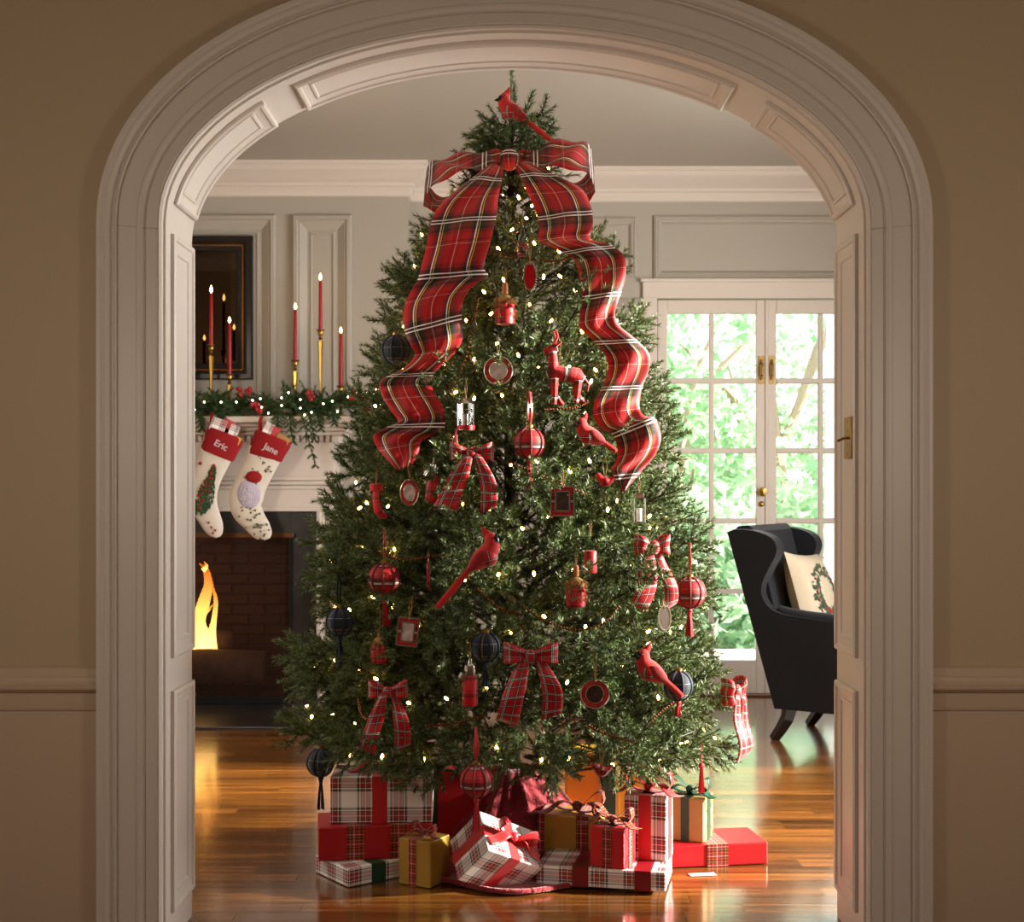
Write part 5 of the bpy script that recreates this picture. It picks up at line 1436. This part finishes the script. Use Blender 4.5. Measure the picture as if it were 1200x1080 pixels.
# ------------------------------------------------------------------ gifts
M_REDP = mat('red_paper', (170, 16, 26), 0.38, spec=0.5)
M_PINKP = mat('coral_red_paper', (196, 34, 44), 0.35, spec=0.5)
M_GOLDP = mat('gold_paper', (186, 146, 62), 0.36, 0.35)
M_KRAFT = mat('kraft_paper', (180, 136, 78), 0.55, vary=0.06, vscale=30)
M_YELP = mat('mustard_paper', (196, 146, 26), 0.5)
M_DKREDR = mat('dark_red_satin', (120, 10, 20), 0.4)
M_GOLDR = mat('gold_satin', (190, 150, 80), 0.4, 0.3)
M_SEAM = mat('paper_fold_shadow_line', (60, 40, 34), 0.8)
GIFTS = {}
def gift(key, label, x, y, z, w, d, h, rotz, paper, bands=(), bow=None, rot=None, folds=None, bowpos=(0, 0), bowsize=1.0):
    """x,y,z: centre of the underside. bands: (axis, offset, width, material)"""
    t = thing('gift_box', label, 'gift', (x, y, z), rot if rot else (0, 0, math.radians(rotz)), group='wrapped gifts under the tree')
    MB().box((0, 0, h / 2), (w, d, h)).build('wrapped_box', paper, t, bevel=0.004, smooth=False)
    for ax, off, bw, m in bands:
        q = 0.0022
        if ax == 'x': MB().box((off, 0, h / 2), (bw, d + 2 * q, h + q)).build('ribbon', m, t, smooth=False)
        elif ax == 'y': MB().box((0, off, h / 2), (w + 2 * q, bw, h + q)).build('ribbon', m, t, smooth=False)
        else: MB().box((0, 0, off), (w + 2 * q, d + 2 * q, bw)).build('ribbon', m, t, smooth=False)
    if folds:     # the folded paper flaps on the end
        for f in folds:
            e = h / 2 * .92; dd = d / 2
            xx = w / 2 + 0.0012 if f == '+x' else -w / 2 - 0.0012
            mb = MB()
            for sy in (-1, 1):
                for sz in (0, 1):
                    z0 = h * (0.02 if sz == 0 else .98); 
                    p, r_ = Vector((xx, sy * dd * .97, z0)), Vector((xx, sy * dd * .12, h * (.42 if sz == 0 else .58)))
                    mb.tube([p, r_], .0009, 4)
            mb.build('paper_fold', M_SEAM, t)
    if bow:
        b = MB(); k = bowsize
        for sg in (-1, 1):
            L, R = [], []
            for i in range(13):
                a = i / 12; f = math.sin(a * math.pi)
                xx = sg * 0.072 * k * (1 - abs(2 * a - 1) ** 1.7); zz = 0.004 + 0.034 * k * f * (1 if a < .5 else .6) + 0.02 * k * math.sin(a * 6.283) * .9 + .012 * k * f
                hw_ = 0.017 * k * (.45 + .55 * f)
                L.append((xx, -hw_ - .008 * sg, zz)); R.append((xx, hw_ - .008 * sg, zz))
            b.strip(L, R, uw=.034 * k, nx=4)
            L, R = [], []
            for i in range(9):
                a = i / 8; xx = sg * (0.01 + 0.095 * a) * k; yy = -0.045 * a * k; zz = .012 * k + 0.02 * k * math.sin(a * 5.5) * (1 - a * .5)
                zz = max(zz, .003); hw_ = .015 * k * (.5 + .5 * min(1, a * 2))
                L.append((xx - sg * hw_ * .5, yy - hw_, zz)); R.append((xx + sg * hw_ * .5, yy + hw_, zz))
            b.strip(L, R, uw=.034 * k, nx=4)
        b.ball((0, 0, .016 * k), 1.0, 10, 8, (.014 * k, .016 * k, .013 * k))
        b.build('bow', bow, t, loc=(bowpos[0], bowpos[1], h + .002), solid=.001)
    GIFTS[key] = t
    return t
R37 = math.radians(37)
gift(1, 'flat tartan gift with dark green ribbon at the very bottom of its stack', -.478, 4.275, 0.002, .25, .21, .058, 37, M_DRESS3, [('x', -.015, .05, M_GREENRIB)])
gift(2, 'long red gift with two tartan ribbons lying on the flat green ribboned one', -.455, 4.32, .0605, .36, .20, .106, 9, M_REDP, [('x', -.065, .056, M_PRIB), ('x', .075, .056, M_PRIB)])
gift(3, 'large white tartan gift with broad red ribbon topmost of its stack', -.428, 4.345, .167, .325, .19, .148, 2, M_DRESS, [('x', -.005, .047, M_REDRIB)], bow=M_REDRIB, bowpos=(0, .02), bowsize=1.1)
gift(4, 'gold cube gift tied with tartan ribbon beside the tilted gift', -.283, 4.182, .002, .118, .112, .143, -30, M_GOLDP, [('x', -.006, .026, M_PRIB)], bow=M_PRIB, bowsize=.65, bowpos=(0, 0))
gift(5, 'tilted tartan gift with bright red bow leaning on the skirt', -.106, 4.155, .047, .215, .15, .155, 0, M_DRESS2, [('x', .0, .036, M_REDRIB), ('y', .0, .036, M_REDRIB)], bow=M_REDRIB, rot=(math.radians(40), math.radians(24), math.radians(33)), bowsize=.95)
gift(6, 'upright red gift with green ribbon standing behind the tartan stack', -.20, 4.56, .012, .17, .14, .27, 6, M_REDP, [('x', -.075, .018, M_GREENRIB)])
gift(62, 'brown gold gift in the shadow behind the red tartan ball', -.075, 4.70, .03, .16, .12, .24, -4, M_KRAFT, [('x', .03, .02, M_GOLDR)])
gift(7, 'gold gift tied with wide tartan ribbon behind the coral red cube', .19, 4.375, .012, .20, .14, .165, -13, M_GOLDP, [('x', .045, .04, M_PRIB), ('x', -.09, .022, M_PRIB)], bow=M_PRIB, bowsize=1.25, bowpos=(.02, -.02))
gift(8, 'small coral red cube gift with tartan ribbon on the flat front gift', .305, 4.130, .0715, .112, .10, .122, -26, M_PINKP, [('x', .0, .028, M_PRIB), ('y', .0, .028, M_PRIB)], bow=M_PRIB, bowsize=.95, folds=['+x'])
gift(9, 'long flat tartan gift with two dark red ribbons lying foremost on the skirt', .285, 4.185, .012, .40, .215, .0585, -12, M_DRESS3, [('x', -.062, .05, M_DKREDR), ('x', .13, .05, M_DKREDR)], folds=['+x'])
gift(10, 'tall tartan gift with glossy red bow standing on the flat front gift', .425, 4.222, .0715, .135, .095, .20, -21, M_DRESS, [('x', .0, .04, M_REDRIB), ('y', .0, .036, M_REDRIB)], bow=M_REDRIB, bowsize=1.1)
gift(12, 'flat red gift with tartan ribbon lying outermost towards the armchair', .628, 4.445, .002, .38, .20, .071, 9, M_REDP, [('x', .02, .07, M_PRIB), ('x', -.15, .02, M_PRIB)])
gift(11, 'kraft paper cube gift with dark green ribbon on the flat red one', .585, 4.44, .0735, .125, .115, .142, -25, M_KRAFT, [('y', .005, .032, M_GREENRIB), ('x', .0, .028, M_GREENRIB)], bow=M_GREENRIB, bowsize=1.0, folds=['+x'])
gift(13, 'tall mustard gift with green and gold ribbons at the back under the branches', .335, 4.83, .002, .30, .16, .29, 0, M_YELP, [('x', .0, .075, M_GOLDR), ('x', .0, .0495, M_GREENRIB)])
# the green ribbon lies on the gold one
o = [c for c in COL.objects if c.parent == GIFTS[13] and c.name.startswith('ribbon')][-1]; o.scale = (1, 1.012, 1.004)
tg = MB().box((0, 0, .0008), (.085, .03, .001)).build('gift_tag', mat('white_card', (225, 215, 205), 0.6), smooth=False, loc=(.60, 4.255, .002), rot=(0, 0, .15))
tag(tg, 'small white paper tag lying on the floor before the flat red gift', 'tag')

# ------------------------------------------------------------------ garland on the mantel
YG = 7.45
gl = thing('mantel_garland', 'evergreen garland with berries and lights along the mantel shelf', 'garland', (FC, YG, zsh))
M_CEDAR = needle_mat('cedar_green', (28, 50, 24), (64, 92, 44), (98, 118, 72))
V = []
gq = random.Random(8)
for k in range(520):
    x = gq.uniform(-SH_X - .02, SH_X + .10); 
    b0 = np.array([x, gq.uniform(-.05, .04), gq.uniform(.015, .10)])
    d = np.array([gq.uniform(-1, 1), gq.uniform(-.75, .35), gq.uniform(-.30, .75)]); d /= np.linalg.norm(d)
    l = gq.uniform(.08, .14); e = b0 + d * l
    if e[2] < .0 and e[1] > -.11: e[2] = .01
    V.append(needles(b0, e, 110, nl=.028, w=.0036, spread=.7))
stuff(link('greenery', tri_mesh('greenery', np.concatenate(V), M_CEDAR), gl))
# drooping cedar sprays over the shelf edge
def spray(x, L, lean):
    V = []; b0 = np.array([x, -.105, .03]); 
    pts = [b0 + np.array([lean * L * t, -.035 * math.sin(t * 3), .02 * math.sin(t * 3) - L * t]) for t in np.linspace(0, 1, 7)]
    for i, (a, b) in enumerate(zip(pts, pts[1:])):
        V.append(needles(a, b, 50, nl=.026, w=.0034, spread=.55))
        for sg in (-1, 1):
            l = .055 * (1 - i / 8); d = np.array([sg * .7, gq.uniform(-.3, .1), -.75]); V.append(needles(b, b + d * l, 45, nl=.022, w=.0032, spread=.5))
    stuff(link('cedar_spray', tri_mesh('cedar_spray', np.concatenate(V), M_CEDAR), gl))
for px, L, ln in ((232, .10, .25), (258, .06, 0), (328, .10, -.1), (340, .17, .1), (352, .30, .28), (362, .16, .2), (372, .10, .2), (392, .07, 0), (424, .20, .1), (430, .24, .0), (440, .26, .05), (206, .2, -.1), (180, .12, .1)):
    spray((px - 603) / (F / 7.35) - FC, L, ln)
M_BERRY = mat('red_berry', (150, 12, 22), 0.3, coat=0.5)
for px, py in ((287, 460), (300, 479), (360, 463), (415, 464), (431, 482), (216, 470)):
    c = P(px, py, 7.36); mb = MB()
    for k in range(9): mb.ball((gq.uniform(-.034, .034), gq.uniform(-.03, .0), gq.uniform(-.03, .03)), .0125, 8, 6)
    mb.build('berry_cluster', M_BERRY, gl, loc=c - gl.location)
lb = MB().ball((0, 0, 0), .0048, 8, 6).build('bulb', mat('white_bulb', (255, 240, 210), .4, emit=(1.0, .86, .6), estr=14), gl)
lp = [(239.5, 471), (259, 471), (277, 471), (296, 469), (305, 467), (306.5, 477), (314.5, 484), (325.5, 485), (330, 475), (338, 460), (330, 466), (352, 468), (352, 478), (357, 486), (365, 483), (379, 473), (389.5, 470), (395.5, 482), (408, 465), (418.5, 459.5), (430, 460), (436, 488), (438.5, 462), (228, 480), (210, 470), (195, 478)]
for k, (px, py) in enumerate(lp):
    b_ = lb if k == 0 else lb.copy()
    if k: COL.objects.link(b_)
    b_.location = P(px, py, 7.33) - gl.location

# ------------------------------------------------------------------ christmas stockings
M_FELTW = mat('ivory_felt', (222, 212, 198), 0.9, bump=0.1, bscale=200, vary=.04, vscale=20)
M_CUFF = mat('red_cuff_felt', (150, 14, 22), 0.9, bump=0.15, bscale=200)
DS = 7.30
zp = lambda x, y: (200 + x / 4.5, 440 + y / 4.5)
def stocking(label, name_txt, origin, legpath, cuffc, txtpos, txtrot, gifts):
    t = thing('christmas_stocking', label, 'stocking', P(*zp(*origin), DS), group='stockings hanging from the mantel')
    o_ = t.location.copy()
    W = lambda x, y, e=0: P(*zp(x, y), DS - e) - o_
    sc = 1 / 4.5 / (F / DS)
    pth = spline(legpath, 4)
    MB().tube([W(a, b) for a, b, r in pth], [r * sc for a, b, r in pth], 20, up=(0, 1, 0), flat=.36).build('sock', M_FELTW, t)
    cp = spline(cuffc, 4)
    MB().tube([W(a, b) for a, b, r in cp], [r * sc for a, b, r in cp], 20, up=(0, 1, 0), flat=.42).build('cuff', M_CUFF, t)
    lx_, ly_ = cuffc[0][0] - cuffc[0][2] * .82, cuffc[0][1] - cuffc[0][2] * .35
    mb = MB(); mb.strip([W(lx_ - 10, ly_ + 15, .01), W(lx_ - 8, ly_ - 45, 0), W(lx_ + 2, ly_ - 75, -.02)], [W(lx_ + 12, ly_ + 15, .01), W(lx_ + 12, ly_ - 45, 0), W(lx_ + 18, ly_ - 72, -.02)]); mb.build('hanging_loop', M_CUFF, t, solid=.003)
    f = bpy.data.curves.new('embroidered_name', 'FONT'); f.body = name_txt; f.size = 0.050; f.extrude = 0.0012; f.align_x = 'CENTER'; f.align_y = 'CENTER'; f.offset = 0.0006
    tmp = bpy.data.objects.new('embroidered_name', f); COL.objects.link(tmp)
    bpy.context.view_layer.update()
    me = bpy.data.meshes.new_from_object(tmp.evaluated_get(bpy.context.evaluated_depsgraph_get()))
    bpy.data.objects.remove(tmp)
    fo = bpy.data.objects.new('embroidered_name', me); COL.objects.link(fo); fo.parent = t
    me.materials.clear(); me.materials.append(mat('white_thread', (220, 200, 200), 0.9))
    fo.location = W(txtpos[0], txtpos[1], .046); fo.rotation_euler = (R90, math.radians(txtrot), 0)
    for g_, (gx, gy, gw, gh, ga, gm) in enumerate(gifts):
        MB().box((0, 0, 0), (gw * sc, .05, gh * sc)).build('small_gift', gm, t, bevel=.002, smooth=False, loc=W(gx, gy, -.012 * (g_ % 2)), rot=(0, math.radians(ga), 0))
    return t, W, sc
t1, W1, sc1 = stocking('ivory stocking with red cuff and an embroidered christmas tree, nearer the jamb', 'Eric', (285, 300),
    [(262, 350, 92), (228, 440, 86), (190, 540, 76), (172, 620, 74), (180, 690, 68), (205, 750, 60), (228, 800, 52), (243, 832, 36), (250, 852, 14)],
    [(292, 300, 95), (285, 318, 103), (268, 362, 99), (248, 408, 95), (243, 420, 88)], (265, 368), 27,
    [(255, 262, 80, 70, 20, M_DRESS2), (300, 268, 60, 70, 25, M_REDRIB), (335, 290, 44, 60, 20, M_DRESS2), (310, 310, 60, 50, 32, M_GOLDP), (352, 340, 44, 40, 30, M_GOLDP)])
t2, W2, sc2 = stocking('ivory stocking with red cuff and little scattered dots, nearer the christmas tree', 'Jane', (540, 330),
    [(500, 400, 94), (470, 470, 88), (428, 560, 84), (398, 640, 92), (402, 705, 82), (440, 765, 66), (478, 815, 56), (500, 840, 40), (510, 862, 14)],
    [(546, 318, 92), (540, 332, 102), (520, 372, 98), (498, 418, 94), (494, 430, 88)], (529, 388), 27,
    [(515, 285, 44, 70, 25, M_DRESS2), (550, 305, 40, 70, 25, M_REDRIB), (590, 345, 70, 60, 28, M_KRAFT)])
# embroidery: green fir with baubles on the first
em = MB(); eq = random.Random(4); eb = MB()
for k in range(430):
    f = eq.random(); cx, cy = 222 - 78 * f, 490 + 235 * f; hw_ = 10 + 62 * f
    if f > .72: hw_ *= (1 - (f - .72) * 2.2)
    x, y_ = cx + eq.uniform(-hw_, hw_) + 5, cy + eq.uniform(-14, 14) * .8
    p = W1(x, y_, .0285 + .006 * (1 - abs((x - cx) / 80))); a = eq.uniform(.4, 2.4); l = eq.uniform(8, 15) * sc1
    d1 = Vector((math.cos(a), 0, -math.sin(a))); d2 = Vector((math.sin(a), 0, math.cos(a)))
    em.face([p - d1 * l, p - d2 * l * .35, p + d1 * l, p + d2 * l * .35])
stuff(em.build('embroidered_fir', mat('fir_embroidery', (44, 74, 40), 0.95), t1, smooth=False))
for k in range(34):
    f = eq.random(); cx, cy = 222 - 78 * f, 490 + 235 * f; hw_ = 6 + 48 * f
    eb.ball(W1(cx + eq.uniform(-hw_, hw_), cy, .036), .0062, 6, 4)
eb.ball(W1(228, 474, .034), .009, 8, 4); eb.ball(W1(155, 462, .03), .010, 8, 4)
for x, y_ in ((215, 800), (235, 815), (222, 830), (200, 775)): eb.ball(W1(x, y_, .024), .007, 6, 4)
stuff(eb.build('embroidered_bauble', mat('red_embroidery', (150, 24, 30), .9), t1))
# dots and a plain round wreath-like patch on the second
db = MB()
for k in range(70):
    f = eq.random(); i = f * 7; a_, b_, r_ = spline([(500, 400, 94), (470, 470, 88), (428, 560, 84), (398, 640, 92), (402, 705, 82), (440, 765, 66), (478, 815, 56), (500, 840, 40)], 1)[min(6, int(i))]
    db.ball(W2(a_ + eq.uniform(-.72, .72) * r_, b_ + eq.uniform(-45, 45), .030), .0062, 6, 4)
stuff(db.build('stitched_dot', mat('olive_embroidery', (96, 100, 70), .9), t2))
pt = MB(); pt.ball(W2(412, 625, .026), 1.0, 20, 10, (62 * sc2, .02, 78 * sc2)); pt.build('lavender_patch', mat('lavender_embroidery', (196, 186, 204), .95, bump=.8, bscale=90, vary=.15, vscale=40), t2)
pt = MB(); pt.ball(W2(438, 535, .027), 1.0, 16, 8, (44 * sc2, .02, 34 * sc2)); pt.build('red_patch', M_CUFF, t2)
